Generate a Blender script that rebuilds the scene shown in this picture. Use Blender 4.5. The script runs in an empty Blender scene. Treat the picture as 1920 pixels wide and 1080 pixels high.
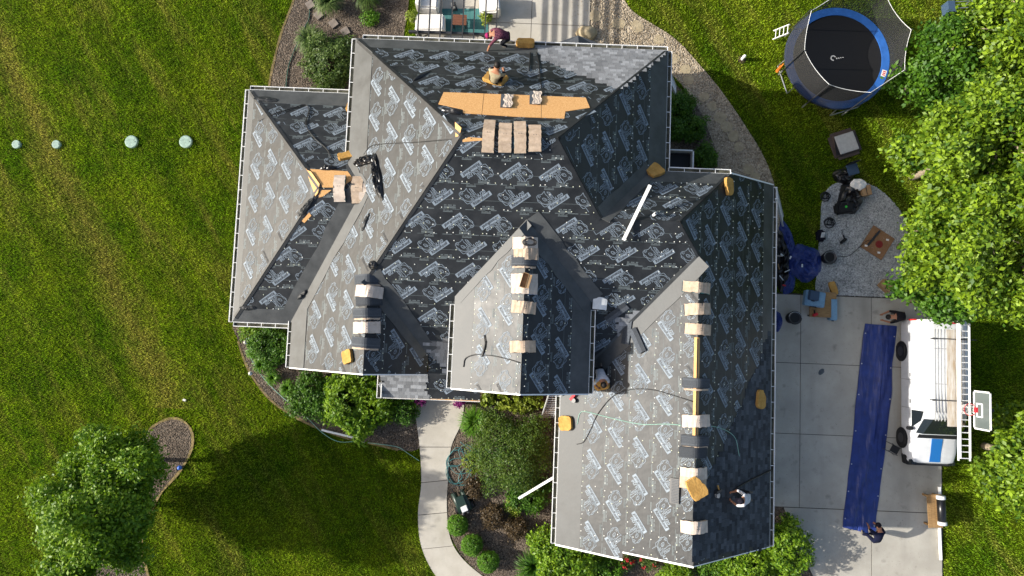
import bpy, bmesh, math, random
import numpy as np
from mathutils import Vector, Matrix, noise as mnoise
random.seed(7); RNG = np.random.default_rng(7)
scene = bpy.context.scene
COL = scene.collection
R_ = math.radians

# ------------------------------------------------------------------ camera, sky, sun, exposure
CAM_H, FOC, TILT, ROLL = 30.0, 1280.0, math.atan(100/1280), 0.04
cam = bpy.data.cameras.new('camera'); cam.sensor_width = 36; cam.lens = 36*FOC/1920
cam.clip_start = .5; cam.clip_end = 1500
camo = bpy.data.objects.new('camera', cam); COL.objects.link(camo)
CROT = Matrix.Rotation(ROLL, 3, 'Z') @ Matrix.Rotation(TILT, 3, 'X')
camo.matrix_world = Matrix.Translation((0, 0, CAM_H)) @ CROT.to_4x4()
scene.camera = camo
SUN_EL, SUN_AZ = R_(26.0), R_(-91.0)
w = bpy.data.worlds.new('World'); scene.world = w; w.use_nodes = True
wn = w.node_tree.nodes; bg = wn['Background']
sky = wn.new('ShaderNodeTexSky'); sky.sky_type = 'NISHITA'; sky.sun_disc = False
sky.sun_elevation = SUN_EL; sky.sun_rotation = SUN_AZ
sky.air_density = 1.0; sky.dust_density = 3.0; sky.ozone_density = .6
w.node_tree.links.new(sky.outputs[0], bg.inputs[0]); bg.inputs[1].default_value = .125
sl = bpy.data.lights.new('sun', 'SUN'); sl.energy = 4.6; sl.angle = R_(.53); sl.color = (1, .955, .875)
so = bpy.data.objects.new('sun', sl); COL.objects.link(so)
sdir = Vector((math.sin(SUN_AZ)*math.cos(SUN_EL), math.cos(SUN_AZ)*math.cos(SUN_EL), math.sin(SUN_EL)))
so.rotation_euler = sdir.to_track_quat('Z', 'Y').to_euler(); so.location = sdir*60
scene.view_settings.view_transform = 'Standard'; scene.view_settings.look = 'None'
scene.view_settings.exposure = 0.78; scene.view_settings.gamma = 1
scene.view_settings.use_curve_mapping = False

# ------------------------------------------------------------------ helpers
def ray(px, py):
    return CROT @ Vector(((px-960)/FOC, -(py-540)/FOC, -1))
def U(px, py, z=0.0):
    d = ray(px, py); t = (z-CAM_H)/d.z
    return Vector((d.x*t, d.y*t, z))
def pip(pts, poly):
    pts = np.atleast_2d(np.asarray(pts, float)); x, y = pts[:, 0], pts[:, 1]
    ins = np.zeros(len(pts), bool); n = len(poly)
    for i in range(n):
        x0, y0 = poly[i][0], poly[i][1]; x1, y1 = poly[(i+1) % n][0], poly[(i+1) % n][1]
        if y0 == y1: continue
        c = ((y0 > y) != (y1 > y)) & (x < (x1-x0)*(y-y0)/(y1-y0)+x0)
        ins ^= c
    return ins
def clipv(poly, axis, val, keep_ge):
    out = []; n = len(poly)
    for i in range(n):
        a, b = poly[i], poly[(i+1) % n]
        ia = (a[axis] >= val) if keep_ge else (a[axis] <= val)
        ib = (b[axis] >= val) if keep_ge else (b[axis] <= val)
        if ia: out.append(a)
        if ia != ib:
            t = (val-a[axis])/(b[axis]-a[axis])
            out.append((a[0]+t*(b[0]-a[0]), a[1]+t*(b[1]-a[1])))
    return out
def smooth_path(pts, n=8):
    pts = [Vector(p) for p in pts]
    if len(pts) < 3: return pts
    out = []
    P = [pts[0]*2-pts[1]]+pts+[pts[-1]*2-pts[-2]]
    for i in range(1, len(P)-2):
        for k in range(n):
            t = k/n; a, b, c, d = P[i-1], P[i], P[i+1], P[i+2]
            out.append(.5*((2*b)+(c-a)*t+(2*a-5*b+4*c-d)*t*t+(3*b-a-3*c+d)*t**3))
    out.append(pts[-1]); return out

def mesh_np(name, V, F, mats, parent=None, mi=None, smooth=False):
    V = np.asarray(V, np.float32); F = np.asarray(F, np.int32)
    me = bpy.data.meshes.new(name); k = F.shape[1]
    me.vertices.add(len(V)); me.vertices.foreach_set('co', V.ravel())
    me.loops.add(F.size); me.loops.foreach_set('vertex_index', F.ravel())
    me.polygons.add(len(F)); me.polygons.foreach_set('loop_start', np.arange(0, F.size, k, dtype=np.int32))
    try: me.polygons.foreach_set('loop_total', np.full(len(F), k, np.int32))
    except Exception: pass
    for m in (mats if isinstance(mats, (list, tuple)) else [mats]): me.materials.append(m)
    if mi is not None: me.polygons.foreach_set('material_index', np.asarray(mi, np.int32))
    if smooth: me.polygons.foreach_set('use_smooth', np.ones(len(F), bool))
    me.update(calc_edges=True); me.validate()
    o = bpy.data.objects.new(name, me); COL.objects.link(o)
    if parent is not None: o.parent = parent
    return o

class MB:
    def __init__(s): s.v = []; s.f = []; s.m = []
    def add(s, V, F, mi=0, M=None):
        b = len(s.v)
        for p in V:
            p = Vector(p)
            s.v.append(M @ p if M is not None else p)
        for q in F: s.f.append([b+i for i in q]); s.m.append(mi)
        return s
    def box(s, c, d, rz=0, mi=0, M=None, taper=1.0):
        x, y, z = d[0]/2, d[1]/2, d[2]/2; t = taper
        V = [(-x, -y, -z), (x, -y, -z), (x, y, -z), (-x, y, -z), (-x*t, -y*t, z), (x*t, -y*t, z), (x*t, y*t, z), (-x*t, y*t, z)]
        L = Matrix.Translation(c) @ Matrix.Rotation(rz, 4, 'Z')
        if M is not None: L = M @ L
        return s.add(V, [(3, 2, 1, 0), (4, 5, 6, 7), (0, 1, 5, 4), (1, 2, 6, 5), (2, 3, 7, 6), (3, 0, 4, 7)], mi, L)
    def prism(s, poly, z0, z1, mi=0, M=None):
        n = len(poly)
        V = [(p[0], p[1], z0) for p in poly]+[(p[0], p[1], z1) for p in poly]
        F = [list(range(n-1, -1, -1)), list(range(n, 2*n))]+[(i, (i+1) % n, n+(i+1) % n, n+i) for i in range(n)]
        return s.add(V, F, mi, M)
    def tube(s, pts, r, n=6, mi=0, M=None, caps=True):
        pts = [Vector(p) for p in pts]; rr = r if isinstance(r, (list, tuple)) else [r]*len(pts)
        V = []; F = []; up = None
        for i, p in enumerate(pts):
            d = (pts[min(i+1, len(pts)-1)]-pts[max(i-1, 0)])
            if d.length < 1e-9: d = Vector((0, 0, 1))
            d.normalize()
            if up is None: up = Vector((0, 0, 1)) if abs(d.z) < .9 else Vector((1, 0, 0))
            a = d.cross(up)
            if a.length < 1e-6: a = d.orthogonal()
            a.normalize(); b = a.cross(d); up = b
            for k in range(n):
                t = 2*math.pi*k/n; V.append(p+rr[i]*(math.cos(t)*a+math.sin(t)*b))
        for i in range(len(pts)-1):
            for k in range(n):
                F.append((i*n+k, i*n+(k+1) % n, (i+1)*n+(k+1) % n, (i+1)*n+k))
        if caps: F.append(list(range(n-1, -1, -1))); F.append([(len(pts)-1)*n+k for k in range(n)])
        return s.add(V, F, mi, M)
    def lathe(s, prof, c=(0, 0, 0), n=16, mi=0, M=None):
        V = []; F = []; c = Vector(c)
        for r, z in prof:
            for k in range(n):
                t = 2*math.pi*k/n; V.append(c+Vector((r*math.cos(t), r*math.sin(t), z)))
        for i in range(len(prof)-1):
            for k in range(n): F.append((i*n+k, i*n+(k+1) % n, (i+1)*n+(k+1) % n, (i+1)*n+k))
        F.append(list(range(n-1, -1, -1))); F.append([(len(prof)-1)*n+k for k in range(n)])
        return s.add(V, F, mi, M)
    def build(s, name, mats, parent=None, smooth=False, bevel=0):
        me = bpy.data.meshes.new(name)
        me.from_pydata([tuple(v) for v in s.v], [], s.f)
        for m in (mats if isinstance(mats, (list, tuple)) else [mats]): me.materials.append(m)
        me.polygons.foreach_set('material_index', s.m)
        if smooth: me.polygons.foreach_set('use_smooth', [True]*len(s.f))
        if bevel:
            bm = bmesh.new(); bm.from_mesh(me)
            bmesh.ops.bevel(bm, geom=bm.edges[:], offset=bevel, segments=2, affect='EDGES', clamp_overlap=True)
            bm.to_mesh(me); bm.free()
        me.update()
        o = bpy.data.objects.new(name, me); COL.objects.link(o)
        if parent is not None: o.parent = parent
        return o

def tag(o, label=None, cat=None, group=None, kind=None):
    if label: o['label'] = label
    if cat: o['category'] = cat
    if group: o['group'] = group
    if kind: o['kind'] = kind
    return o
def thing(name, label, cat, loc=(0, 0, 0), rz=0, group=None, M=None):
    o = bpy.data.objects.new(name, None); o.empty_display_size = .2; COL.objects.link(o)
    o.matrix_world = M if M is not None else Matrix.Translation(loc) @ Matrix.Rotation(rz, 4, 'Z')
    return tag(o, label, cat, group)
def place(o, loc, rz=0, M=None):
    o.matrix_world = M if M is not None else Matrix.Translation(loc) @ Matrix.Rotation(rz, 4, 'Z'); return o

# ------------------------------------------------------------------ materials
MAT = {}
def mat(name, col, rough=.7, spec=.3, noise=0, scale=8, bump=0, bscale=None, col2=None, detail=6, metal=0, sheen=0, trans=0, rvar=0, coord='Object', stretch=None):
    m = bpy.data.materials.new(name); m.use_nodes = True; nt = m.node_tree; N = nt.nodes; L = nt.links
    b = N['Principled BSDF']; b.inputs['Roughness'].default_value = rough
    b.inputs['Specular IOR Level'].default_value = spec; b.inputs['Metallic'].default_value = metal
    c = (*col, 1); b.inputs['Base Color'].default_value = c
    if noise or bump or col2:
        tc = N.new('ShaderNodeTexCoord'); src = tc.outputs['Object']
        if coord == 'World':
            src = N.new('ShaderNodeNewGeometry').outputs['Position']
        if stretch:
            mp = N.new('ShaderNodeMapping'); mp.inputs['Scale'].default_value = stretch; L.new(src, mp.inputs[0]); src = mp.outputs[0]
        nz = N.new('ShaderNodeTexNoise'); nz.inputs['Scale'].default_value = scale; nz.inputs['Detail'].default_value = detail
        nz.inputs['Roughness'].default_value = .65
        L.new(src, nz.inputs['Vector'])
        if noise or col2:
            cr = N.new('ShaderNodeValToRGB'); L.new(nz.outputs[0], cr.inputs[0])
            e = cr.color_ramp.elements; e[0].position = .32; e[1].position = .68
            if col2: e[0].color = c; e[1].color = (*col2, 1)
            else:
                e[0].color = (*[x*(1-noise) for x in col], 1); e[1].color = (*[min(1, x*(1+noise)) for x in col], 1)
            L.new(cr.outputs[0], b.inputs['Base Color'])
        if rvar:
            mr = N.new('ShaderNodeMapRange'); mr.inputs[3].default_value = rough-rvar; mr.inputs[4].default_value = rough+rvar
            L.new(nz.outputs[0], mr.inputs[0]); L.new(mr.outputs[0], b.inputs['Roughness'])
        if bump:
            n2 = nz
            if bscale:
                n2 = N.new('ShaderNodeTexNoise'); n2.inputs['Scale'].default_value = bscale; n2.inputs['Detail'].default_value = 5
                L.new(src, n2.inputs['Vector'])
            bp = N.new('ShaderNodeBump'); bp.inputs['Strength'].default_value = bump; bp.inputs['Distance'].default_value = .03
            L.new(n2.outputs[0], bp.inputs['Height']); L.new(bp.outputs[0], b.inputs['Normal'])
    MAT[name] = m; return m
def leafmat(name, c1, c2, tr=.45, rough=.5, scale=1.2):
    m = bpy.data.materials.new(name); m.use_nodes = True; nt = m.node_tree; N = nt.nodes; L = nt.links
    b = N['Principled BSDF']; out = N['Material Output']
    g = N.new('ShaderNodeNewGeometry'); nz = N.new('ShaderNodeTexNoise'); nz.inputs['Scale'].default_value = scale; nz.inputs['Detail'].default_value = 4
    L.new(g.outputs['Position'], nz.inputs['Vector'])
    ad = N.new('ShaderNodeMath'); ad.operation = 'ADD'; ad.inputs[1].default_value = -.35
    ml = N.new('ShaderNodeMath'); ml.operation = 'MULTIPLY'; ml.inputs[1].default_value = .7
    L.new(g.outputs['Random Per Island'], ml.inputs[0]); L.new(nz.outputs[0], ad.inputs[0])
    a2 = N.new('ShaderNodeMath'); a2.operation = 'ADD'; L.new(ad.outputs[0], a2.inputs[0]); L.new(ml.outputs[0], a2.inputs[1])
    cr = N.new('ShaderNodeValToRGB'); L.new(a2.outputs[0], cr.inputs[0])
    cr.color_ramp.elements[0].color = (*c1, 1); cr.color_ramp.elements[1].color = (*c2, 1)
    cr.color_ramp.elements[0].position = .08; cr.color_ramp.elements[1].position = .98
    e = cr.color_ramp.elements.new(.5); e.color = (*[.50*a+.44*b_ for a, b_ in zip(c1, c2)], 1)
    L.new(cr.outputs[0], b.inputs['Base Color']); b.inputs['Roughness'].default_value = rough
    b.inputs['Specular IOR Level'].default_value = .35
    t = N.new('ShaderNodeBsdfTranslucent'); L.new(cr.outputs[0], t.inputs[0])
    mx = N.new('ShaderNodeMixShader'); mx.inputs[0].default_value = tr
    L.new(b.outputs[0], mx.inputs[1]); L.new(t.outputs[0], mx.inputs[2]); L.new(mx.outputs[0], out.inputs[0])
    MAT[name] = m; return m

def lawn_colour(nt):
    N = nt.nodes; L = nt.links; g = N.new('ShaderNodeNewGeometry')
    def nz(sc, d, rot=0, stretch=None):
        n = N.new('ShaderNodeTexNoise'); n.inputs['Scale'].default_value = sc; n.inputs['Detail'].default_value = d; n.inputs['Roughness'].default_value = .7
        if stretch:
            mp = N.new('ShaderNodeMapping'); mp.vector_type = 'TEXTURE'; mp.inputs['Rotation'].default_value = (0, 0, rot); mp.inputs['Scale'].default_value = stretch; L.new(g.outputs['Position'], mp.inputs[0]); L.new(mp.outputs[0], n.inputs['Vector'])
        else: L.new(g.outputs['Position'], n.inputs['Vector'])
        return n
    def ramp(src, p0, p1, c0, c1):
        r = N.new('ShaderNodeValToRGB'); L.new(src, r.inputs[0]); e = r.color_ramp.elements; e[0].position = p0; e[1].position = p1; e[0].color = (*c0, 1); e[1].color = (*c1, 1); return r.outputs[0]
    base = ramp(nz(.3, 7).outputs[0], .36, .64, (.125, .265, .006), (.285, .40, .016))
    streak = ramp(nz(.9, 7, R_(-58), (6, 1, 1)).outputs[0], .50, .74, (0, 0, 0), (.95, .95, .95))
    spots = ramp(nz(2.2, 9).outputs[0], .56, .72, (0, 0, 0), (.6, .6, .6))
    # worn pale band running diagonally over the side lawn
    sp = N.new('ShaderNodeSeparateXYZ'); L.new(g.outputs['Position'], sp.inputs[0])
    def m(op, a, b):
        k = N.new('ShaderNodeMath'); k.operation = op
        for i, q in enumerate((a, b)):
            if isinstance(q, (int, float)): k.inputs[i].default_value = q
            else: L.new(q, k.inputs[i])
        return k.outputs[0]
    d = m('ADD', m('MULTIPLY', sp.outputs[0], .87), m('MULTIPLY', sp.outputs[1], .49))
    wob = m('MULTIPLY', nz(.5, 5).outputs[0], 2.2)
    band = m('SUBTRACT', 1, m('MINIMUM', 1, m('ABSOLUTE', m('MULTIPLY', m('ADD', m('ADD', d, wob), 13.4), 1.0), 0)))
    left = m('MULTIPLY', band, m('LESS_THAN', sp.outputs[0], -9.5)); left = m('MULTIPLY', left, m('MULTIPLY', m('GREATER_THAN', sp.outputs[1], -3.5), nz(3, 8).outputs[0]))
    mk = m('MINIMUM', m('ADD', m('MAXIMUM', streak, spots), m('MULTIPLY', left, 1.6)), .85)
    mx = N.new('ShaderNodeMixRGB'); L.new(mk, mx.inputs[0]); L.new(base, mx.inputs[1]); mx.inputs[2].default_value = (.44, .41, .09, 1)
    cl = ramp(nz(2.4, 9).outputs[0], .34, .66, (.72, .75, .66), (1.25, 1.22, 1.2)); st = ramp(nz(.8, 6, R_(-58), (9, 1, 1)).outputs[0], .35, .65, (.72, .76, .7), (1.22, 1.18, 1.15))
    for q in (cl, st):
        mm = N.new('ShaderNodeMixRGB'); mm.blend_type = 'MULTIPLY'; mm.inputs[0].default_value = 1; L.new(mx.outputs[0], mm.inputs[1]); L.new(q, mm.inputs[2]); mx = mm
    return mx.outputs[0], g, nz
def ground_mat():
    m = bpy.data.materials.new('lawn'); m.use_nodes = True; nt = m.node_tree; N = nt.nodes; L = nt.links
    b = N['Principled BSDF']; b.inputs['Roughness'].default_value = .95; b.inputs['Specular IOR Level'].default_value = .05
    c, g, nz = lawn_colour(nt); f = nz(9, 6)
    r3 = N.new('ShaderNodeValToRGB'); L.new(f.outputs[0], r3.inputs[0]); r3.color_ramp.elements[0].color = (.10, .10, .08, 1); r3.color_ramp.elements[1].color = (.34, .32, .28, 1)
    r3.color_ramp.elements[0].position = .3; r3.color_ramp.elements[1].position = .7
    m2 = N.new('ShaderNodeMixRGB'); m2.blend_type = 'MULTIPLY'; m2.inputs[0].default_value = 1; L.new(c, m2.inputs[1]); L.new(r3.outputs[0], m2.inputs[2]); L.new(m2.outputs[0], b.inputs['Base Color'])
    bp = N.new('ShaderNodeBump'); bp.inputs['Strength'].default_value = .9; bp.inputs['Distance'].default_value = .06
    L.new(f.outputs[0], bp.inputs['Height']); L.new(bp.outputs[0], b.inputs['Normal'])
    MAT['lawn'] = m
def blade_mat():
    m = bpy.data.materials.new('blade'); m.use_nodes = True; nt = m.node_tree; N = nt.nodes; L = nt.links
    b = N['Principled BSDF']; b.inputs['Roughness'].default_value = .6; b.inputs['Specular IOR Level'].default_value = .25
    c, g, nz = lawn_colour(nt); mr = N.new('ShaderNodeMapRange'); mr.inputs[3].default_value = .65; mr.inputs[4].default_value = 1.5; L.new(g.outputs['Random Per Island'], mr.inputs[0])
    m2 = N.new('ShaderNodeMixRGB'); m2.blend_type = 'MULTIPLY'; m2.inputs[0].default_value = 1; L.new(c, m2.inputs[1]); L.new(mr.outputs[0], m2.inputs[2]); L.new(m2.outputs[0], b.inputs['Base Color'])
    t = N.new('ShaderNodeBsdfTranslucent'); L.new(m2.outputs[0], t.inputs[0]); mx = N.new('ShaderNodeMixShader'); mx.inputs[0].default_value = .35
    L.new(b.outputs[0], mx.inputs[1]); L.new(t.outputs[0], mx.inputs[2]); L.new(mx.outputs[0], N['Material Output'].inputs[0]); MAT['blade'] = m
def gravel_mat(name, ca, cb, scale):
    m = bpy.data.materials.new(name); m.use_nodes = True; nt = m.node_tree; N = nt.nodes; L = nt.links
    b = N['Principled BSDF']; b.inputs['Roughness'].default_value = .9; b.inputs['Specular IOR Level'].default_value = .2
    g = N.new('ShaderNodeNewGeometry'); v = N.new('ShaderNodeTexVoronoi'); v.inputs['Scale'].default_value = scale; L.new(g.outputs['Position'], v.inputs['Vector'])
    sp = N.new('ShaderNodeSeparateColor'); L.new(v.outputs['Color'], sp.inputs[0])
    cr = N.new('ShaderNodeValToRGB'); L.new(sp.outputs[0], cr.inputs[0]); cr.color_ramp.elements[0].color = (*ca, 1); cr.color_ramp.elements[1].color = (*cb, 1)
    n = N.new('ShaderNodeTexNoise'); n.inputs['Scale'].default_value = 1.3; n.inputs['Detail'].default_value = 5; L.new(g.outputs['Position'], n.inputs['Vector'])
    mr = N.new('ShaderNodeMapRange'); mr.inputs[1].default_value = .3; mr.inputs[2].default_value = .7; mr.inputs[3].default_value = .7; mr.inputs[4].default_value = 1.15; L.new(n.outputs[0], mr.inputs[0])
    mm = N.new('ShaderNodeMixRGB'); mm.blend_type = 'MULTIPLY'; mm.inputs[0].default_value = 1; L.new(cr.outputs[0], mm.inputs[1]); L.new(mr.outputs[0], mm.inputs[2])
    L.new(mm.outputs[0], b.inputs['Base Color'])
    bp = N.new('ShaderNodeBump'); bp.inputs['Strength'].default_value = 1; bp.inputs['Distance'].default_value = .04; bp.invert = True
    L.new(v.outputs['Distance'], bp.inputs['Height']); L.new(bp.outputs[0], b.inputs['Normal'])
    MAT[name] = m; return m

ground_mat()
gravel_mat('mulch', (.05, .037, .026), (.21, .165, .125), 26)
gravel_mat('gravel_tan', (.22, .17, .11), (.50, .42, .31), 15)
gravel_mat('gravel_grey', (.22, .23, .225), (.62, .635, .62), 15)
mat('concrete', (.36, .335, .285), .85, .25, scale=1.1, col2=(.43, .405, .35), detail=9, bump=.08, bscale=60, coord='World')
mat('concrete_walk', (.42, .385, .32), .85, .25, scale=1.4, col2=(.50, .465, .40), detail=9, bump=.08, bscale=60, coord='World')
def weather(m, k=1.0):
    nt = m.node_tree; N = nt.nodes; L = nt.links; b = N['Principled BSDF']; src = b.inputs['Base Color'].links[0].from_socket; g = N.new('ShaderNodeNewGeometry')
    for sc, det, p0, p1, lo, hi, stv in ((.5, 9, .3, .7, .80, 1.06, None), (1.9, 6, .62, .76, 1.0, .62, None), (1.2, 5, .52, .72, 1.0, .84, (1, 9, 1)), (14, 4, .66, .72, 1.0, .7, None)):
        n = N.new('ShaderNodeTexNoise'); n.inputs['Scale'].default_value = sc; n.inputs['Detail'].default_value = det
        if stv:
            mp = N.new('ShaderNodeMapping'); mp.vector_type = 'TEXTURE'; mp.inputs['Scale'].default_value = stv; L.new(g.outputs['Position'], mp.inputs[0]); L.new(mp.outputs[0], n.inputs['Vector'])
        else: L.new(g.outputs['Position'], n.inputs['Vector'])
        mr = N.new('ShaderNodeMapRange'); mr.inputs[1].default_value = p0; mr.inputs[2].default_value = p1; mr.inputs[3].default_value = 1+(lo-1)*k; mr.inputs[4].default_value = 1+(hi-1)*k; L.new(n.outputs[0], mr.inputs[0])
        mm = N.new('ShaderNodeMixRGB'); mm.blend_type = 'MULTIPLY'; mm.inputs[0].default_value = 1; L.new(src, mm.inputs[1]); L.new(mr.outputs[0], mm.inputs[2]); src = mm.outputs[0]
    L.new(src, b.inputs['Base Color'])
weather(MAT['concrete']); weather(MAT['concrete_walk'], .6)
mat('joint', (.05, .045, .04), .95)
mat('underlay', (.019, .0205, .022), .47, .34, noise=.45, scale=1.3, bump=.32, bscale=3.4, rvar=.12, coord='World')
mat('membrane', (.060, .063, .063), .52, .36, noise=.3, scale=1.6, bump=.16, bscale=3, rvar=.09, coord='World')
mat('print', (.205, .245, .285), .6, .3, noise=.18, scale=3, coord='World')
mat('print_ink', (.03, .032, .036), .6, .3)
mat('print_faint', (.14, .165, .17), .6, .3)
mat('cap', (.58, .60, .45), .5, .4); mat('cap_white', (.75, .75, .7), .5, .4)
mat('osb', (.50, .25, .085), .75, .25, scale=22, col2=(.70, .42, .18), detail=4, bump=.1, coord='World', stretch=(1, 1.8, 1))
mat('white_metal', (.78, .78, .76), .4, .5, noise=.06, scale=2)
mat('white_dull', (.62, .63, .62), .6, .3, noise=.12, scale=3)
mat('board_glass', (.10, .12, .115), .12, .5)
mat('gutter_dirt', (.07, .068, .05), .9, .1, noise=.6, scale=3)
mat('siding', (.50, .46, .38), .8, .2, noise=.08, scale=2)
mat('brick', (.25, .14, .08), .85, .2, noise=.3, scale=9)
for i, g in enumerate((.15, .19, .24, .30)):
    mat('shingle%d' % i, (g*.97, g, g*1.04), .9, .2, noise=.28, scale=40, bump=.25)
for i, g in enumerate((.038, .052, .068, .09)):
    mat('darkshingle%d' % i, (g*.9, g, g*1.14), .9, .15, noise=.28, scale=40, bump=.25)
mat('paper', (.34, .25, .175), .75, .25, scale=6, col2=(.50, .39, .29), bump=.3, bscale=9, coord='World')
mat('paper_light', (.44, .36, .29), .75, .25, scale=6, col2=(.58, .49, .41), bump=.3, bscale=9, coord='World')
mat('plastic_blue', (.02, .09, .25), .4, .4); mat('plastic_teal', (.01, .13, .15), .4, .4)
mat('foam', (.34, .185, .05), .9, .1, scale=5, col2=(.50, .29, .085), bump=.5, bscale=14)
mat('black_plastic', (.008, .008, .009), .3, .5, bump=.3, scale=6)
mat('black_rubber', (.012, .012, .013), .6, .3)
mat('dark_metal', (.03, .03, .032), .45, .5)
mat('steel', (.45, .46, .47), .4, .5, metal=.7, noise=.1)
mat('aluminium', (.62, .63, .64), .45, .5, metal=.4, noise=.1)
mat('van_white', (.56, .57, .58), .3, .5, noise=.10, scale=2.5); mat('van_stripe', (.015, .13, .38), .3, .5)
mat('van_dirt', (.55, .54, .51), .6, .3, scale=3, col2=(.34, .26, .17), stretch=(4, .5, 1))
mat('glass', (.012, .016, .018), .06, .6); mat('red_light', (.5, .02, .02), .3, .5)
mat('tarp', (.017, .034, .16), .42, .4, noise=.25, scale=3, bump=.35, bscale=5)
mat('cardboard', (.33, .21, .11), .85, .1, noise=.15, scale=5); mat('cloth_white', (.72, .70, .66), .85, .15, noise=.06, scale=4, bump=.25)
mat('wood', (.28, .17, .075), .75, .2, noise=.3, scale=5, stretch=(1, 8, 1)); mat('wood_brown', (.14, .055, .03), .6, .3, noise=.25, scale=6, stretch=(6, 1, 1))
mat('hose_teal', (.05, .17, .175), .5, .4); mat('hose_green', (.015, .07, .05), .5, .4); mat('hose_mint', (.22, .42, .34), .5, .4); mat('hose_black', (.01, .01, .011), .5, .4)
mat('tramp_blue', (.028, .12, .40), .45, .4, noise=.15, scale=3); mat('orange', (.55, .16, .02), .6); mat('red', (.45, .02, .03), .6, noise=.1)
mat('stone', (.30, .24, .15), .9, .15, scale=4, col2=(.42, .35, .23), bump=.5, bscale=8); mat('paver', (.20, .17, .145), .9, .15, noise=.25, scale=5, bump=.2)
mat('bark', (.10, .075, .05), .9, .1, noise=.4, scale=12, bump=.6); mat('bark_pale', (.26, .21, .15), .9, .1, noise=.3, scale=12, bump=.5)
mat('septic', (.26, .36, .30), .6, .3, noise=.3, scale=9); mat('blue_light', (.03, .12, .5), .2, .5)
mat('skin', (.32, .15, .085), .6, .3); mat('hair', (.012, .009, .007), .6, .3)
for n, c in dict(shirt_tan=(.30, .26, .17), shirt_white=(.5, .5, .52), shirt_grey=(.10, .115, .125), shirt_black=(.012, .012, .014), shirt_navy=(.008, .010, .028), trousers_dark=(.014, .015, .019), trousers_brown=(.10, .075, .05), shoes=(.14, .12, .1), cap_magenta=(.24, .02, .09), cap_dark=(.012, .011, .018)).items():
    mat(n, c, .9, .1, noise=.25, scale=9, bump=.4)
mat('shirt_plaid', (.012, .010, .018), .9, .1, scale=24, col2=(.20, .06, .09), detail=3)
mat('rug', (.03, .13, .13), .9, .1, scale=1.4, col2=(.10, .22, .21), stretch=(9, .2, 1))
mat('fire_rim', (.075, .055, .048), .7, .3, noise=.2); mat('fire_lid', (.40, .40, .385), .7, .3, noise=.12)
mat('soil', (.05, .035, .025), .95, .1, noise=.4, scale=8, bump=.6)
mat('pot', (.30, .27, .25), .7, .2)
mat('ply', (.20, .105, .05), .8, .2, scale=2.5, col2=(.28, .15, .07)); mat('stain', (.20, .02, .015), .6)
mat('tool_blue', (.17, .30, .42), .4, .4, noise=.12); mat('tool_blue_dark', (.04, .07, .12), .5, .4); mat('green_dark', (.012, .03, .022), .4, .5); mat('green_neon', (.05, .5, .05), .5)
leafmat('leaf_maple', (.026, .085, .005), (.27, .40, .018), .32)
leafmat('leaf_deep', (.026, .088, .006), (.105, .225, .012), .32)
leafmat('leaf_bright', (.055, .15, .006), (.26, .40, .016), .36)
leafmat('leaf_yew', (.026, .075, .008), (.13, .20, .018), .3)
leafmat('leaf_olive', (.035, .075, .012), (.13, .20, .035), .3)
leafmat('leaf_box', (.05, .15, .006), (.15, .31, .014), .3)
leafmat('leaf_brown', (.032, .022, .010), (.13, .085, .035), .25)
leafmat('leaf_lime', (.13, .20, .012), (.32, .38, .045), .35)
leafmat('leaf_grass', (.06, .12, .02), (.22, .29, .09), .3)
leafmat('flower_red', (.35, .012, .02), (.65, .04, .05), .3); leafmat('flower_purple', (.12, .01, .10), (.35, .04, .22), .3)
blade_mat()
def net_mat():
    m = bpy.data.materials.new('net'); m.use_nodes = True; N = m.node_tree.nodes; L = m.node_tree.links
    b = N['Principled BSDF']; b.inputs['Base Color'].default_value = (.02, .02, .02, 1); b.inputs['Roughness'].default_value = .8
    t = N.new('ShaderNodeBsdfTransparent'); mx = N.new('ShaderNodeMixShader'); mx.inputs[0].default_value = .70
    L.new(t.outputs[0], mx.inputs[1]); L.new(b.outputs[0], mx.inputs[2]); L.new(mx.outputs[0], N['Material Output'].inputs[0]); MAT['net'] = m
net_mat()
M = MAT

# ------------------------------------------------------------------ roof planes
class Pl:
    def __init__(s, a, b, c): s.a, s.b, s.c = a, b, c
    def z(s, x, y): return s.a*x+s.b*y+s.c
def pl(axis, m, at, z0):          # z = z0 + m*(coord-at)
    return Pl(m, 0, z0-m*at) if axis == 'x' else Pl(0, m, z0-m*at)
def isect(p, q, r):
    A = np.array([[p.a-q.a, p.b-q.b], [p.a-r.a, p.b-r.b]]); B = np.array([q.c-p.c, r.c-p.c])
    x, y = np.linalg.solve(A, B); return (x, y)
def atx(p, q, x): return (x, (q.a*x+q.c-p.a*x-p.c)/(p.b-q.b))
def aty(p, q, y): return ((q.b*y+q.c-p.b*y-p.c)/(p.a-q.a), y)
ZR = 7.9
PW = pl('x', .755, -1.91, ZR); PE = pl('x', -.80, 1.25, ZR); PN = pl('y', -.738, 6.74, ZR); PS = pl('y', .56, 6.74, ZR)
PE2 = pl('x', -.715, 10.08, 3.4); PN2 = pl('y', -.74, 6.55, 4.95)
PGW = pl('x', .654, 1.98, 3.0)
PLW = pl('x', .62, -11.23, 2.6); PLN = pl('y', -.533, 9.9, 2.6); PLS = pl('y', .473, .33, 2.6)
PFE = pl('x', -.755, -5.3, PW.z(-5.3, 0))
PMW = pl('x', .60, .35, 6.5); PME = pl('x', -.60, .35, 6.5)
PPO = pl('y', .45, -2.42, 2.72)
YN, XW, XE = 11.42, -6.485, 5.567
rW, rE = (-1.91, 6.74), (1.25, 6.74)
J = isect(PE, PS, PN2); A2 = isect(PS, PE2, PN2)
XG = aty(PGW, PE2, 0)[0]; G0 = isect(PS, PE2, PGW)
F0 = isect(PS, PW, PFE)
Lap = isect(PLW, PLN, PLS); LJ = isect(PLN, PLS, PW)
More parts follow.
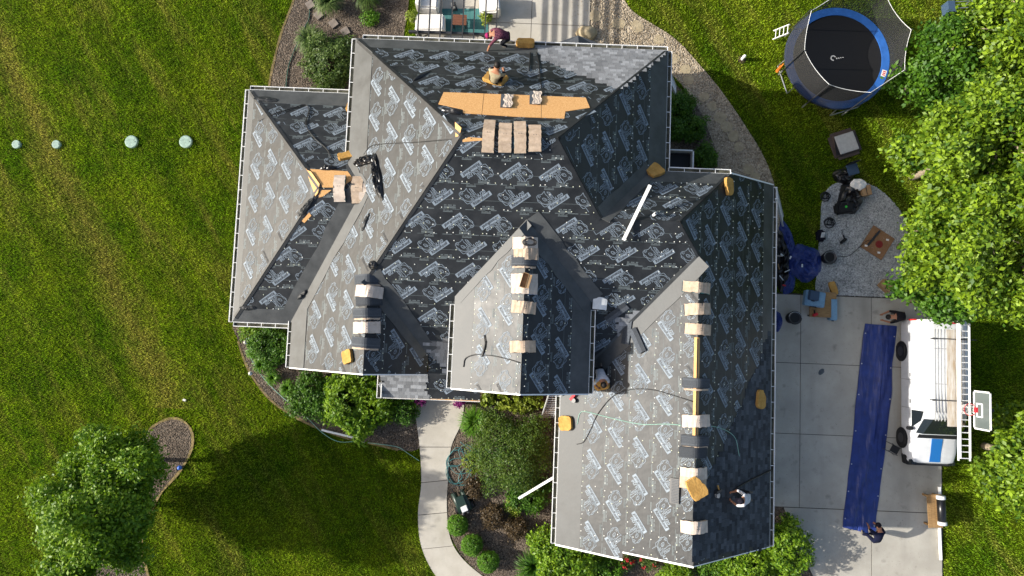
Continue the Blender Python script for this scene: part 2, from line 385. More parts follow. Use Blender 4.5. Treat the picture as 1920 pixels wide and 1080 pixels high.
M0 = isect(PS, PMW, PME)
YF, YM, YG, YGW = -1.38, -1.78, -7.42, -7.70
slopes = {}
class Slope:
    def __init__(s, name, P, poly, label):
        s.name, s.P, s.poly = name, P, [tuple(p) for p in poly]
        g = Vector((P.a, P.b)); m = g.length; g.normalize()
        s.v = Vector((g.x, g.y, m)).normalized(); s.u = Vector((g.y, -g.x, 0)); s.n = s.u.cross(s.v)
        zmin = min(P.z(*p) for p in s.poly); i = min(range(len(s.poly)), key=lambda k: P.z(*s.poly[k]))
        s.O = Vector((*s.poly[i], zmin)); s.p2 = [s.uv(p) for p in s.poly]
        A = sum(s.p2[k][0]*s.p2[(k+1) % len(s.p2)][1]-s.p2[(k+1) % len(s.p2)][0]*s.p2[k][1] for k in range(len(s.p2)))
        if A < 0: s.p2.reverse(); s.poly.reverse()
        s.label = label; s.excl = []; slopes[name] = s
    def uv(s, p):
        q = Vector((p[0], p[1], s.P.z(p[0], p[1])))-s.O; return (q.dot(s.u), q.dot(s.v))
    def p3(s, u, v, off=0): return s.O+s.u*u+s.v*v+s.n*off
    def px(s, x, y):                 # where the sight line of a photo point meets this slope
        d = ray(x, y); C = Vector((0, 0, CAM_H)); t = (s.P.z(0, 0)-C.z)/(d.z-s.P.a*d.x-s.P.b*d.y); q = C+d*t
        return s.uv((q.x, q.y))
    def frame(s, u, v, off=0, rot=0):
        c, k = math.cos(rot), math.sin(rot); a = s.u*c+s.v*k; b = -s.u*k+s.v*c; p = s.p3(u, v, off)
        return Matrix(((a.x, b.x, s.n.x, p.x), (a.y, b.y, s.n.y, p.y), (a.z, b.z, s.n.z, p.z), (0, 0, 0, 1)))
yLW = 9.9-(PW.z(XW, 0)-2.6)/.533
Slope('main_north', PN, [(XW, YN), (XE, YN), rE, rW], 'north slope')
Slope('main_east', PE, [(XE, YN), (XE, 6.55), aty(PE, PN2, 6.55), J, rE], 'east slope')
Slope('wing_north', PN2, [aty(PE, PN2, 6.55), aty(PN2, PE2, 6.55), A2, J], '')
Slope('main_west', PW, [(XW, YN), rW, F0, (-5.3, YF), (-8.8, YF), (-8.8, .33+(PW.z(-8.8, 0)-2.6)/.473), LJ, (XW, yLW)], '')
Slope('main_south', PS, [rW, rE, J, A2, G0, (aty(PS, PGW, -2.0)[0], -2.0), (-2.0, -2.0), (-2.0, -1.36), (-3.2, -1.36), (-3.2, 6.74-(ZR-PFE.z(-3.2, 0))/.56), F0], '')
Slope('garage_east', PE2, [aty(PN2, PE2, 6.55), (10.08, 6.55), (10.08, -7.36), (XG, YG), G0, A2], '')
Slope('garage_west', PGW, [G0, (XG, YG), (4.32, YG-.02), (4.32, YGW), (1.98, YGW), (1.98, -2.0), (aty(PS, PGW, -2.0)[0], -2.0)], '')
Slope('left_north', PLN, [(-11.23, 9.9), (-6.15, 9.9), (-6.15, 9.9-(PW.z(-6.15, 0)-2.6)/.533), LJ, Lap], '')
Slope('left_west', PLW, [(-11.23, 9.9), Lap, (-11.23, .33)], '')
Slope('left_south', PLS, [(-11.23, .33), Lap, LJ, (-1.91+(2.6-ZR)/.755, .33)], '')
Slope('front_east', PFE, [F0, (-5.3, YF), (-3.2, YF), (-3.2, 6.74-(ZR-PFE.z(-3.2, 0))/.56)], '')
yMe = 6.74-(ZR-5.0)/.56
Slope('middle_west', PMW, [M0, (-2.15, yMe), (-2.15, YM), (.35, YM)], '')
Slope('middle_east', PME, [M0, (.35, YM), (2.85, YM), (2.85, yMe)], '')
Slope('porch', PPO, [(-5.06, -2.42), (-1.17, -2.42), (-1.17, -1.32), (-5.06, -1.32)], '')
S = slopes
def hit(px, py):
    d = ray(px, py); C = Vector((0, 0, CAM_H)); best = None
    for s in slopes.values():
        t = (s.P.c-C.z)/(d.z-s.P.a*d.x-s.P.b*d.y); q = C+d*t
        if pip([(q.x, q.y)], s.poly)[0] and (best is None or q.z > best[0].z): best = (q, s)
    return best if best else (U(px, py, 0), None)
def on(px, py, off=.03):
    q, s = hit(px, py); return q+(s.n if s else Vector((0, 0, 1)))*off

# ------------------------------------------------------------------ the setting: ground, paving, beds
def struct(o): o['kind'] = 'structure'; return o
g = MB().add([(-500, -500, -.02), (500, -500, -.02), (500, 500, -.02), (-500, 500, -.02)], [(0, 1, 2, 3)]).build('ground', M['lawn']); struct(g)
def outline(pts, n=6, closed=True):
    P = [U(*p) for p in pts]; P = P[-1:]+P+P[:2]; out = []
    for i in range(1, len(P)-2):
        for k in range(n):
            t = k/n; a, b, c, d = P[i-1], P[i], P[i+1], P[i+2]
            q = .5*((2*b)+(c-a)*t+(2*a-5*b+4*c-d)*t*t+(3*b-a-3*c+d)*t**3); out.append((q.x, q.y))
    return out
def sheet(name, poly, z, m, depth=.1):
    o = MB().prism(poly, z-depth, z, 0).build(name, m); struct(o); return o
def raw(pts): return [(U(*p).x, U(*p).y) for p in pts]
def ccw(p):
    A = sum(p[i][0]*p[(i+1) % len(p)][1]-p[(i+1) % len(p)][0]*p[i][1] for i in range(len(p)))
    return p if A > 0 else p[::-1]
BEDS = {}
BEDS['back'] = ccw(outline([(580, -60), (548, 10), (520, 90), (505, 200), (560, 260), (700, 200), (752, 90), (752, -60)]))
BEDS['front'] = ccw(outline([(445, 600), (447, 640), (470, 700), (510, 752), (560, 785), (620, 812), (700, 832), (784, 842), (790, 760), (800, 690), (700, 640), (560, 590)]))
BEDS['walk'] = ccw(outline([(862, 745), (858, 800), (842, 850), (838, 930), (842, 985), (858, 1030), (905, 1078), (1000, 1120), (1260, 1120), (1500, 1110), (1520, 1040), (1472, 950), (1380, 900), (1100, 700)]))
BEDS['tree'] = ccw(outline([(325, 784), (355, 800), (361, 835), (340, 880), (300, 928), (272, 985), (266, 1030), (276, 1120), (160, 1130), (120, 1060), (150, 960), (235, 870), (280, 806)]))
BEDS['side'] = ccw(outline([(1240, 150), (1300, 190), (1330, 250), (1345, 310), (1300, 330), (1230, 330), (1200, 200)]))
bn = dict(back='mulch_bed', front='mulch_bed', walk='mulch_bed', tree='mulch_bed', side='mulch_bed')
for k, p in BEDS.items(): sheet('mulch_bed', p, .01 if k != 'side' else .016, M['mulch'])
def edging(poly, keep):
    V = []; F = []; n = len(poly)
    for i in range(n):
        a, b_, c_ = Vector(poly[i-1]), Vector(poly[i]), Vector(poly[(i+1) % n]); d = (c_-a).normalized(); o = Vector((d.y, -d.x)); wd_ = .05+.03*mnoise.noise(Vector((b_.x*2, b_.y*2, 0)))
        V += [(b_.x-o.x*wd_, b_.y-o.y*wd_, .024), (b_.x+o.x*wd_, b_.y+o.y*wd_, .03)]
    for i in range(n):
        if keep(*poly[i]) and keep(*poly[(i+1) % n]): F.append((2*i, 2*i+1, 2*((i+1) % n)+1, 2*((i+1) % n)))
    return struct(MB().add(V, F).build('bed_edge', M['dry_edge']))
mat('dry_edge', (.20, .15, .07), .95, .1, noise=.5, scale=7, coord='World')
edging(BEDS['tree'], lambda x, y: x > -15.6); edging(BEDS['front'], lambda x, y: y < -.4 and x < -4.5); edging(BEDS['back'], lambda x, y: x < -8.4)
PATH = ccw(outline([(1075, -40), (1150, -30), (1185, 20), (1262, 70), (1310, 120), (1352, 170), (1400, 240), (1435, 300), (1455, 360), (1462, 430), (1455, 480), (1400, 400), (1345, 330), (1330, 255), (1300, 190), (1245, 130), (1150, 110), (1080, 100)]))
path = sheet('gravel_path', PATH, .012, M['gravel_tan'])
PAD = ccw(outline([(1545, 365), (1580, 340), (1640, 350), (1690, 400), (1703, 460), (1692, 520), (1660, 556), (1540, 558), (1533, 500), (1538, 430)]))
pad = sheet('gravel_pad', PAD, .012, M['gravel_grey'])
def slab_set(name, quads, z, m, base, label=None):
    b = sheet(name, base, z-.02, M['joint'])
    for q in quads:
        MB().prism(ccw(q), z-.06, z).build('slab', m, b)
    return b
def grid_quads(xs, ys, gap=.012):
    return [[(xs[i]+gap, ys[j]-gap), (xs[i+1]-gap, ys[j]-gap), (xs[i+1]-gap, ys[j+1]+gap), (xs[i]+gap, ys[j+1]+gap)] for i in range(len(xs)-1) for j in range(len(ys)-1)]
xs, ys = [10.0, 12.62, 15.72, 18.74], [2.55, -.45, -3.5, -6.62]
qd = grid_quads(xs, ys)
qd += [[(11.95, -6.64), (15.7, -6.64), (15.7, -10.2), (13.6, -10.2), (12.6, -8.2)], [(15.73, -6.64), (18.72, -6.64), (18.72, -10.2), (15.73, -10.2)], [(13.62, -10.23), (18.72, -10.23), (18.72, -16), (13.9, -16)]]
DRIVE = [(9.9, 2.6), (18.77, 2.6), (18.77, -16), (13.8, -16), (13.5, -10.2), (12.5, -8.1), (11.9, -6.6), (9.9, -6.6)]
slab_set('driveway', qd, .035, M['concrete'], ccw(DRIVE))
xs, ys = [-4.7, -2.1, .3, 2.95], [17.0, 14.4, 11.0]
slab_set('patio', grid_quads(xs, ys), .035, M['concrete_walk'], ccw([(-4.75, 17.05), (3.0, 17.05), (3.0, 10.95), (-4.75, 10.95)]))
PATIO = [(-4.75, 17.05), (3.0, 17.05), (3.0, 10.95), (-4.75, 10.95)]
# front walk: slabs cut across a curving strip
Lw = smooth_path([U(*p) for p in [(778, 735), (779, 775), (787, 838), (790, 905), (784, 960), (788, 1015), (805, 1060), (835, 1105)]], 5)
Rw = smooth_path([U(*p) for p in [(872, 735), (866, 790), (846, 838), (840, 900), (838, 955), (845, 1010), (870, 1050), (918, 1090)]], 5)
WALK = ccw([(p.x, p.y) for p in Lw]+[(p.x, p.y) for p in reversed(Rw)])
def wl(t0, t1, g=.0):
    n = len(Lw)-1
    def at(A, t): k = min(int(t), n-1); f = t-k; return A[k].lerp(A[k+1], f)
    ts = [t0+g]+[k for k in range(int(t0)+1, int(math.ceil(t1))) if t0+g < k < t1-g]+[t1-g]
    return [tuple(at(Lw, t)[:2]) for t in ts]+[tuple(at(Rw, t)[:2]) for t in reversed(ts)]
cuts = [0, 10, 15, 20.5, 26.5, 35]
slab_set('front_walk', [wl(cuts[i], cuts[i+1], .05) for i in range(len(cuts)-1)], .035, M['concrete_walk'], WALK)
for (x, y, r, e) in [(1115, 30, 14, 0), (1160, 45, 14, 1), (1195, 50, 15, 0), (1235, 75, 12, 1), (1262, 110, 14, 2), (1285, 130, 13, 0), (1290, 150, 12, 1), (1320, 182, 12, 0), (1335, 200, 11, 1), (1350, 220, 14, 2), (1362, 237, 13, 0), (1375, 255, 13, 2), (1385, 275, 12, 0), (1403, 317, 13, 1), (1416, 333, 12, 0)]:
    c = U(x, y); rr = r*30/1280; rnd = random.Random(x); k = 7
    poly = [(c.x+rr*rnd.uniform(.75, 1.1)*math.cos(e+2*math.pi*i/k), c.y+rr*rnd.uniform(.7, 1.0)*math.sin(e+2*math.pi*i/k)) for i in range(k)]
    MB().prism(poly, -.02, .03).build('stepping_stone', M['stone'], path)
for (x, y, a) in [(582, 10, .6), (598, 29, .75), (626, 45, .7), (648, 60, .6)]:
    c = U(x, y); o = MB().box((0, 0, 0), (.36, .36, .09)).build('paver', M['paver'], bevel=.01)
    place(o, (c.x, c.y, .04), a)
    tag(o, 'square brown concrete paver lying in the mulch beside the ornamental grasses', 'paver', 'pavers in the back bed')
# grass, mulch chips and pebbles: real pieces nobody could count
HOUSE_XY = [(-11.1, 9.7), (-6.2, 9.7), (-6.2, 11.3), (5.4, 11.3), (5.4, 6.4), (9.9, 6.4), (9.9, -7.3), (2.1, -7.5), (2.1, -1.7), (-2, -1.7), (-8.6, -1.3), (-8.6, .5), (-11.1, .5)]
def scatter(poly, n, excl=()):
    P = np.asarray(poly); lo, hi = P.min(0), P.max(0); pts = RNG.uniform(lo, hi, (n, 2)); k = pip(pts, poly)
    for e in excl: k &= ~pip(pts, e)
    return pts[k]
def blades(name, pts, h, wd, lean, m, label, cat):
    n = len(pts); a = RNG.uniform(0, 2*np.pi, n); hh = h*RNG.uniform(.5, 1.2, n); ww = wd*RNG.uniform(.6, 1.3, n); b = RNG.uniform(0, 2*np.pi, n); l = lean*RNG.uniform(.2, 1.2, n)
    base = np.c_[pts, np.zeros(n)-.015]; d = np.c_[np.cos(a)*ww, np.sin(a)*ww, np.zeros(n)]
    tip = base+np.c_[np.cos(b)*l, np.sin(b)*l, hh]
    V = np.stack([base-d, base+d, tip], 1).reshape(-1, 3); F = np.arange(3*n).reshape(-1, 3)
    return tag(mesh_np(name, V, F, m), label, cat, None, 'stuff')
LAWN = [(-26, 20), (26, 20), (26, -17), (-26, -17)]
ex = list(BEDS.values())+[PATH, PAD, DRIVE, PATIO, WALK, HOUSE_XY]
gp = scatter(LAWN, 980000, ex)
blades('lawn_grass', gp, .10, .0135, .065, M['blade'], 'mown green lawn grass around the house', 'grass')
def chips(name, polys, n, m, sz, label, cat, z=.02, flat=.45):
    pts = np.concatenate([scatter(p, int(n), [HOUSE_XY, WALK, DRIVE]) for p in polys]); k = len(pts)
    s = sz*RNG.uniform(.5, 1.4, (k, 1)); O = np.array([(1, 0, 0), (-.5, .87, 0), (-.5, -.87, 0), (0, 0, 1.), (0, 0, -1.)])
    R = RNG.uniform(0, 2*np.pi, k); c, si = np.cos(R), np.sin(R); st = RNG.uniform(.45, 1, k)
    V = np.empty((k, 5, 3)); V[:, :, 0] = O[:, 0]*c[:, None]-O[:, 1]*si[:, None]*st[:, None]; V[:, :, 1] = O[:, 0]*si[:, None]+O[:, 1]*c[:, None]*st[:, None]; V[:, :, 2] = O[:, 2]*flat
    V = V*s[:, None]; V[:, :, 0] += pts[:, :1]; V[:, :, 1] += pts[:, 1:]; V[:, :, 2] += z
    V[:, :, :2] += RNG.normal(0, .15*sz, (k, 5, 2))
    f = np.array([(0, 1, 3), (1, 2, 3), (2, 0, 3)]); F = (np.arange(k)[:, None, None]*5+f[None]).reshape(-1, 3)
    return tag(mesh_np(name, V.reshape(-1, 3), F, m), label, cat, None, 'stuff')
leafmat('chip', (.036, .026, .018), (.29, .235, .18), .0, .9)
leafmat('pebble_tan', (.24, .18, .11), (.62, .53, .40), .0, .8); leafmat('pebble_grey', (.20, .21, .205), (.72, .73, .72), .0, .8)
chips('mulch_chips', list(BEDS.values()), 14000, M['chip'], .035, 'brown bark mulch chips covering the planting beds', 'mulch')
chips('path_gravel', [PATH], 22000, M['pebble_tan'], .035, 'tan pebbles of the curving garden path', 'gravel', .02, .8)
chips('pad_gravel', [PAD], 16000, M['pebble_grey'], .035, 'pale grey stone gravel of the round pad', 'gravel', .02, .8)

# ------------------------------------------------------------------ the house
house = thing('house', 'large house whose hipped and gabled roof is covered in printed dark underlayment', 'house')
def walls(poly, z0, z1, m='siding'): return MB().prism(ccw(poly), z0, z1).build('wall', M[m], house)
walls([(-6.0, 11.0), (5.15, 11.0), (5.15, 3.0), (-6.0, 3.0)], 0, 4.3)
walls([(-10.8, 9.5), (-6.05, 9.5), (-6.05, .75), (-10.8, .75)], 0, 2.5)
def gable_wall(x0, x1, y0, y1, zl, zr, xr, zt, m='siding'):
    b = MB(); V = [(x0, 0), (x1, 0), (x1, zr), (xr, zt), (x0, zl)]; n = 5
    b.add([(x, y0, z) for x, z in V]+[(x, y1, z) for x, z in V], [(0, 1, 2, 3, 4), (9, 8, 7, 6, 5)]+[(i, n+i, n+(i+1) % n, (i+1) % n) for i in range(n)])
    return b.build('wall', M[m], house)
gable_wall(-8.4, -3.3, -1.1, 2.9, PW.z(-8.4, 0)-.25, PFE.z(-3.3, 0)-.25, -5.3, PW.z(-5.3, 0)-.25)
gable_wall(-1.8, 2.5, -1.5, 2.8, PMW.z(-1.8, 0)-.25, PME.z(2.5, 0)-.25, .35, 6.22)
gable_wall(2.35, 9.75, -7.0, 2.6, PGW.z(2.35, 0)-.25, PE2.z(9.75, 0)-.25, XG, PGW.z(XG, 0)-.25, 'brick')
walls([(5.2, 6.2), (9.75, 6.2), (9.75, 2.65), (5.2, 2.65)], 0, 3.3, 'brick')
# dark windows and a garage door row in the east wall, standing slightly proud
for y in (4.6, -.2, -3.6, -6.0):
    wd = 2.4 if y < 4 else 1.4
    f = MB().box((9.78, y-.2, 1.35 if wd > 2 else 1.9), (.06, wd*.82, 2.1 if wd > 2 else 1.2)).build('garage_door' if wd > 2 else 'window', M['white_dull'] if wd > 2 else M['glass'], house)

DECK_T = .16
def band(s, poly2, lo, hi, off_lo, off_hi, name, m, parent):
    q = clipv(clipv(poly2, 1, lo, True), 1, hi, False)
    if len(q) < 3: return None
    A = abs(sum(q[i][0]*q[(i+1) % len(q)][1]-q[(i+1) % len(q)][0]*q[i][1] for i in range(len(q))))/2
    if A < .03: return None
    n = len(q); b = MB(); f = lambda v: off_lo+(off_hi-off_lo)*(v-lo)/max(hi-lo, 1e-6)
    b.add([s.p3(u, v, -.02) for u, v in q]+[s.p3(u, v, f(v)) for u, v in q], [list(range(n-1, -1, -1)), list(range(n, 2*n))]+[(i, (i+1) % n, n+(i+1) % n, n+i) for i in range(n)])
    return b.build(name, M[m], parent)
def patch(s, poly2, off, name, m, parent, th=.02):
    q = ccw(list(poly2)); n = len(q); b = MB()
    b.add([s.p3(u, v, off-th) for u, v in q]+[s.p3(u, v, off) for u, v in q], [list(range(n-1, -1, -1)), list(range(n, 2*n))]+[(i, (i+1) % n, n+(i+1) % n, n+i) for i in range(n)])
    return b.build(name, M[m] if isinstance(m, str) else m, parent)

# --- the print on the underlayment, as flat pieces in (u, v) around a logo centre, metres
def stroke(pts, w):
    out = []
    for i in range(len(pts)-1):
        a, b = np.array(pts[i]), np.array(pts[i+1]); d = b-a; L = np.linalg.norm(d)
        if L < 1e-6: continue
        d /= L; n = np.array([-d[1], d[0]])*w/2; e = d*w*.35; out.append(np.array([a-e-n, b+e-n, b+e+n, a-e+n]))
    return out
def text_tris(txt, size, shear=0, bold=.0):
    cu = bpy.data.curves.new('lettering', 'FONT'); cu.body = txt; cu.size = size; cu.shear = shear; cu.offset = bold; cu.resolution_u = 2; cu.align_x = 'CENTER'; cu.align_y = 'CENTER'
    o = bpy.data.objects.new('lettering', cu); COL.objects.link(o); bpy.context.view_layer.update()
    me = bpy.data.meshes.new_from_object(o.evaluated_get(bpy.context.evaluated_depsgraph_get())); me.calc_loop_triangles()
    V = np.array([v.co[:2] for v in me.vertices]); T = [V[list(t.vertices)] for t in me.loop_triangles]
    bpy.data.objects.remove(o); bpy.data.curves.remove(cu); bpy.data.meshes.remove(me); return T
def rot2(P, a): c, k = math.cos(a), math.sin(a); return np.asarray(P) @ np.array([[c, k], [-k, c]])
K = .00196            # metres for one unit of the traced emblem sheet
def tr(pts): return [((x-990)*K, (440-y)*K) for x, y in pts]
RH = [[(830, 285), (812, 312), (800, 335), (768, 352), (728, 358), (706, 385), (705, 410), (722, 432), (724, 466), (750, 488), (790, 510), (815, 540), (850, 572), (885, 562), (905, 535), (935, 522), (975, 512)],
      [(722, 432), (735, 455), (770, 468), (795, 500), (835, 520), (880, 528), (930, 508), (985, 488), (1030, 468), (1046, 438), (1038, 414), (1005, 398), (985, 372), (960, 345), (940, 315), (918, 300), (878, 296)],
      [(830, 285), (845, 322), (862, 348), (895, 372), (912, 395)], [(878, 296), (905, 330), (925, 365), (950, 395), (975, 415)], [(918, 300), (940, 345), (962, 385), (985, 404)],
      [(806, 415), (832, 408), (862, 416), (890, 440), (878, 458), (846, 462), (818, 440), (806, 415)], [(846, 434), (870, 442)], [(900, 392), (925, 405), (950, 428), (985, 432), (1012, 440), (1030, 436)],
      [(905, 470), (935, 462), (962, 470), (950, 485), (915, 488)], [(730, 372), (748, 392), (758, 412)], [(722, 392), (736, 400)], [(760, 368), (772, 392)], [(975, 452), (1005, 462), (1018, 452)], [(905, 420), (925, 438), (945, 446)]]
logo_light, logo_mid, logo_ink = [], [], []
for p in RH: logo_light += stroke(tr(p), .018)
ang = math.atan2(245, 320); bc = np.array(tr([(1092, 472)])[0])
bl, bw = .80, .155
corn = np.array([(-bl/2, -bw/2), (bl/2, -bw/2), (bl/2, bw/2), (-bl/2, bw/2)])
logo_mid += [rot2(corn, ang)+bc]
logo_light += [q for i in range(4) for q in stroke([tuple(rot2(corn, ang)[i]+bc), tuple(rot2(corn, ang)[(i+1) % 4]+bc)], .018)]
logo_ink += [rot2(t, ang)+bc for t in text_tris('RhinoRoof', .155, .0, .004)]
uc = np.array(tr([(1098, 368)])[0])
logo_light += [rot2(t, ang)+uc for t in text_tris('U20', .17, .1, .004)]
small = []
for k in range(9): small += [np.array([(x, y), (x+w_, y), (x+w_, y+.03), (x, y+.03)]) for x, y, w_ in [(-.2+k*.045, -.035, .03), (-.2+k*.045, .02, .036)] if not (k in (2, 6) and y > 0)]
small += [np.array([(-.21, -.075), (.21, -.075), (.21, -.05), (-.21, -.05)])]
def quads_np(L, n): return np.array([q for q in L if len(q) == n]) if any(len(q) == n for q in L) else np.zeros((0, n, 2))
LQ = {('l', 4): quads_np(logo_light, 4), ('l', 3): quads_np(logo_light, 3), ('m', 4): quads_np(logo_mid, 4), ('i', 3): quads_np(logo_ink, 3), ('s', 4): quads_np(small, 4)}

def print_on(s, parent, v0, step, rows_off=0, flip0=False, caps=0, cap_field=0, vmax=None, period=1.33, seam_alpha=1, trunc=()):
    us = [p[0] for p in s.p2]; vs = [p[1] for p in s.p2]; vtop = max(vs); rnd = random.Random(s.name)
    acc = {'l': [], 'm': [], 'i': [], 's': []}; V = v0; r = 0; capz = []
    while V < vtop:
        flip = (r % 2 == 1) ^ flip0; ph = rnd.uniform(0, period); u = min(us)-period+ph
        while u < max(us)+period:
            c = np.array([u, V+step*.47]); a = math.pi if flip else 0
            off = np.array([-.10, .02]) if not flip else np.array([.10, 0])
            for (kd, n), Q in LQ.items():
                if kd == 's': continue
                P = rot2(Q.reshape(-1, 2), a).reshape(Q.shape)+c+off
                acc[kd].append((n, P))
            P = LQ[('s', 4)]*np.array([1, 1])+np.array([u+.35, V+.1]); acc['s'].append((4, P))
            P = LQ[('s', 4)]*np.array([.8, .6])+np.array([u-.25, V+step-.07]); acc['s'].append((4, P))
            # lap line: pale dashes along each seam
            x0 = u
            for k in range(3):
                L = rnd.uniform(.18, .42); hgt = rnd.uniform(.008, .028); acc['s'].append((4, np.array([[(x0, V-.015), (x0+L, V-.015), (x0+L, V-.015+hgt), (x0, V-.015+hgt)]]))); x0 += period/3
            acc['s'].append((4, np.array([[(u, V+step*.36), (u+period*.97, V+step*.36), (u+period*.97, V+step*.36+.008), (u, V+step*.36+.008)]])))
            u += period
        if caps:
            for uu in np.arange(min(us), max(us), .24):
                if rnd.random() < .85: capz.append((uu+rnd.uniform(-.06, .06), V+rnd.uniform(.02, .07)))
            for uu in np.arange(min(us), max(us), .5):
                if rnd.random() < cap_field: capz.append((uu+rnd.uniform(-.2, .2), V+step*rnd.uniform(.3, .45))); capz.append((uu+rnd.uniform(-.2, .2), V+step*rnd.uniform(.6, .8)))
        V += step; r += 1
    poly = s.p2
    for kd, mname, off, nm in (('m', 'print', .0145, 'printed_box'), ('l', 'print', .0165, 'printed_emblem'), ('i', 'print_ink', .0185, 'printed_lettering'), ('s', 'print_faint', .013, 'printed_lines')):
        for n in (3, 4):
            A = [P for k, P in acc[kd] if k == n]
            if not A: continue
            A = np.concatenate(A); c = A.mean(1); keep = pip(c, poly)
            for w_ in (0, n//2): keep &= pip(A[:, w_], poly)
            for e in s.excl: keep &= ~pip(c, e)
            A = A[keep]
            if not len(A): continue
            U_, V_ = A[..., 0].ravel(), A[..., 1].ravel()
            X = np.array(s.O)+U_[:, None]*np.array(s.u)+V_[:, None]*np.array(s.v)+off*np.array(s.n)
            o = mesh_np(nm, X, np.arange(len(X)).reshape(-1, n), M[mname], parent); o['kind'] = 'stuff'
    if capz:
        C = np.array(capz); keep = pip(C, poly)
        for e in s.excl: keep &= ~pip(C, e)
        C = C[keep]; k = 6; T = np.arange(k)*2*np.pi/k; n = len(C)
        top = np.stack([C[:, 0:1]+.019*np.cos(T), C[:, 1:2]+.019*np.sin(T)], -1)
        def w3(A, off): return np.array(s.O)+A[..., 0:1]*np.array(s.u)+A[..., 1:2]*np.array(s.v)+off*np.array(s.n)
        Vx = np.concatenate([w3(top, .024), w3(C[:, None, :]+(top-C[:, None, :])*1.1, .012)], 1)
        idx = np.arange(n)[:, None]*12
        F4 = np.concatenate([np.stack([idx[:, 0]+6+i, idx[:, 0]+6+(i+1) % 6, idx[:, 0]+(i+1) % 6, idx[:, 0]+i], 1) for i in range(6)]+[np.stack([idx[:, 0], idx[:, 0]+1, idx[:, 0]+2, idx[:, 0]+3], 1), np.stack([idx[:, 0]+3, idx[:, 0]+4, idx[:, 0]+5, idx[:, 0]], 1)])
        mi = np.tile(RNG.integers(0, 2, n), 8)
        o = mesh_np('cap_nails', Vx.reshape(-1, 3), F4, [M['cap'], M['cap_white']], parent, mi); o['kind'] = 'stuff'

def valley(sa, p, q, width, parent, extra=0):
    # membrane strip along the line p-q (xy) on slope sa, on the slope's side
    a, b = np.array(sa.uv(p)), np.array(sa.uv(q)); d = (b-a)/np.linalg.norm(b-a); n = np.array([-d[1], d[0]])
    mid = (a+b)/2
    if not pip([mid+n*.1], sa.p2)[0]: n = -n
    k = 10; e = [a+d*t*np.linalg.norm(b-a) for t in np.linspace(0, 1, k)]
    rnd = random.Random(int(abs(p[0]*100))); outer = [x+n*(width+rnd.uniform(-.05, .05)) for x in e]
    poly = [tuple(x) for x in e]+[tuple(x) for x in reversed(outer)]
    # keep inside the slope
    poly2 = [p_ for p_ in poly]
    patch(sa, poly2, .026, 'valley_membrane', 'membrane', parent, .02); sa.excl.append(ccw(poly2))

parts = {}
for s in slopes.values():
    n = len(s.p2); b = MB()
    b.add([s.p3(u, v, -DECK_T) for u, v in s.p2]+[s.p3(u, v, -.003) for u, v in s.p2], [list(range(n-1, -1, -1)), list(range(n, 2*n))]+[(i, (i+1) % n, n+(i+1) % n, n+i) for i in range(n)])
    parts[s.name] = b.build('roof_slope', M['osb'], house)
# exposed boarding
def pxs(s, pts): return [s.px(*p) for p in pts]
osb_n = pxs(S['main_north'], [(832, 174), (1000, 180), (1098, 184), (1106, 203), (1060, 210), (1058, 223), (975, 220), (868, 213), (868, 206), (822, 196)])
ccs = [min(p[0] for p in osb_n)-.1, *[S['main_north'].px(x, 200)[0] for x in (1015, 905)], max(p[0] for p in osb_n)+.1]; ccs.sort()
for k in range(3):
    qq = clipv(clipv(osb_n, 0, ccs[k]+.007, True), 0, ccs[k+1]-.007, False); patch(S['main_north'], qq, .026+.002*k, 'osb_panel', 'osb', parts['main_north'])
S['main_north'].excl.append(ccw(osb_n))
for s_, pts in (('main_west', [(854, 229), (866, 240), (862, 256), (855, 257)]), ('main_south', [(866, 262), (880, 257), (905, 259), (905, 263), (868, 266)])):
    q = pxs(S[s_], pts); patch(S[s_], q, .027, 'osb_panel', 'osb', parts[s_])
for pts in ([(573, 317), (652, 322), (662, 336), (640, 352), (606, 352)],):
    q = pxs(S['left_north'], pts); patch(S['left_north'], q, .026, 'osb_panel', 'osb', parts['left_north']); S['left_north'].excl.append(ccw(q))
q = pxs(S['left_west'], [(574, 318), (584, 322), (600, 345), (597, 362), (592, 368)]); patch(S['left_west'], q, .027, 'osb_panel', 'osb', parts['left_west']); S['left_west'].excl.append(ccw(q))
for pts in ([(600, 356), (622, 356), (606, 368), (598, 370)], [(566, 414), (580, 398), (584, 404), (571, 418)]):
    q = pxs(S['left_south'], pts); patch(S['left_south'], q, .026, 'osb_panel', 'osb', parts['left_south']); S['left_south'].excl.append(ccw(q))
# valley membranes
def v_(sa, sb, p, q, w1, w2): valley(S[sa], p, q, w1, parts[sa]); valley(S[sb], p, q, w2, parts[sb])
v_('main_west', 'left_south', LJ, (-8.85, .43), .45, .5)
v_('main_west', 'left_north', LJ, (XW-.02, yLW+.03), .3, .12)
v_('main_south', 'middle_west', M0, (-2.12, yMe), .42, .3)
v_('main_south', 'middle_east', M0, (2.82, yMe), .5, .45)
v_('main_south', 'garage_west', G0, (aty(PS, PGW, -1.9)[0], -1.9), .12, .55)
v_('main_south', 'front_east', F0, (-3.25, 6.74-(ZR-PFE.z(-3.25, 0))/.56), .5, .35)
v_('main_east', 'wing_north', J, aty(PE, PN2, 6.5), .4, .3)

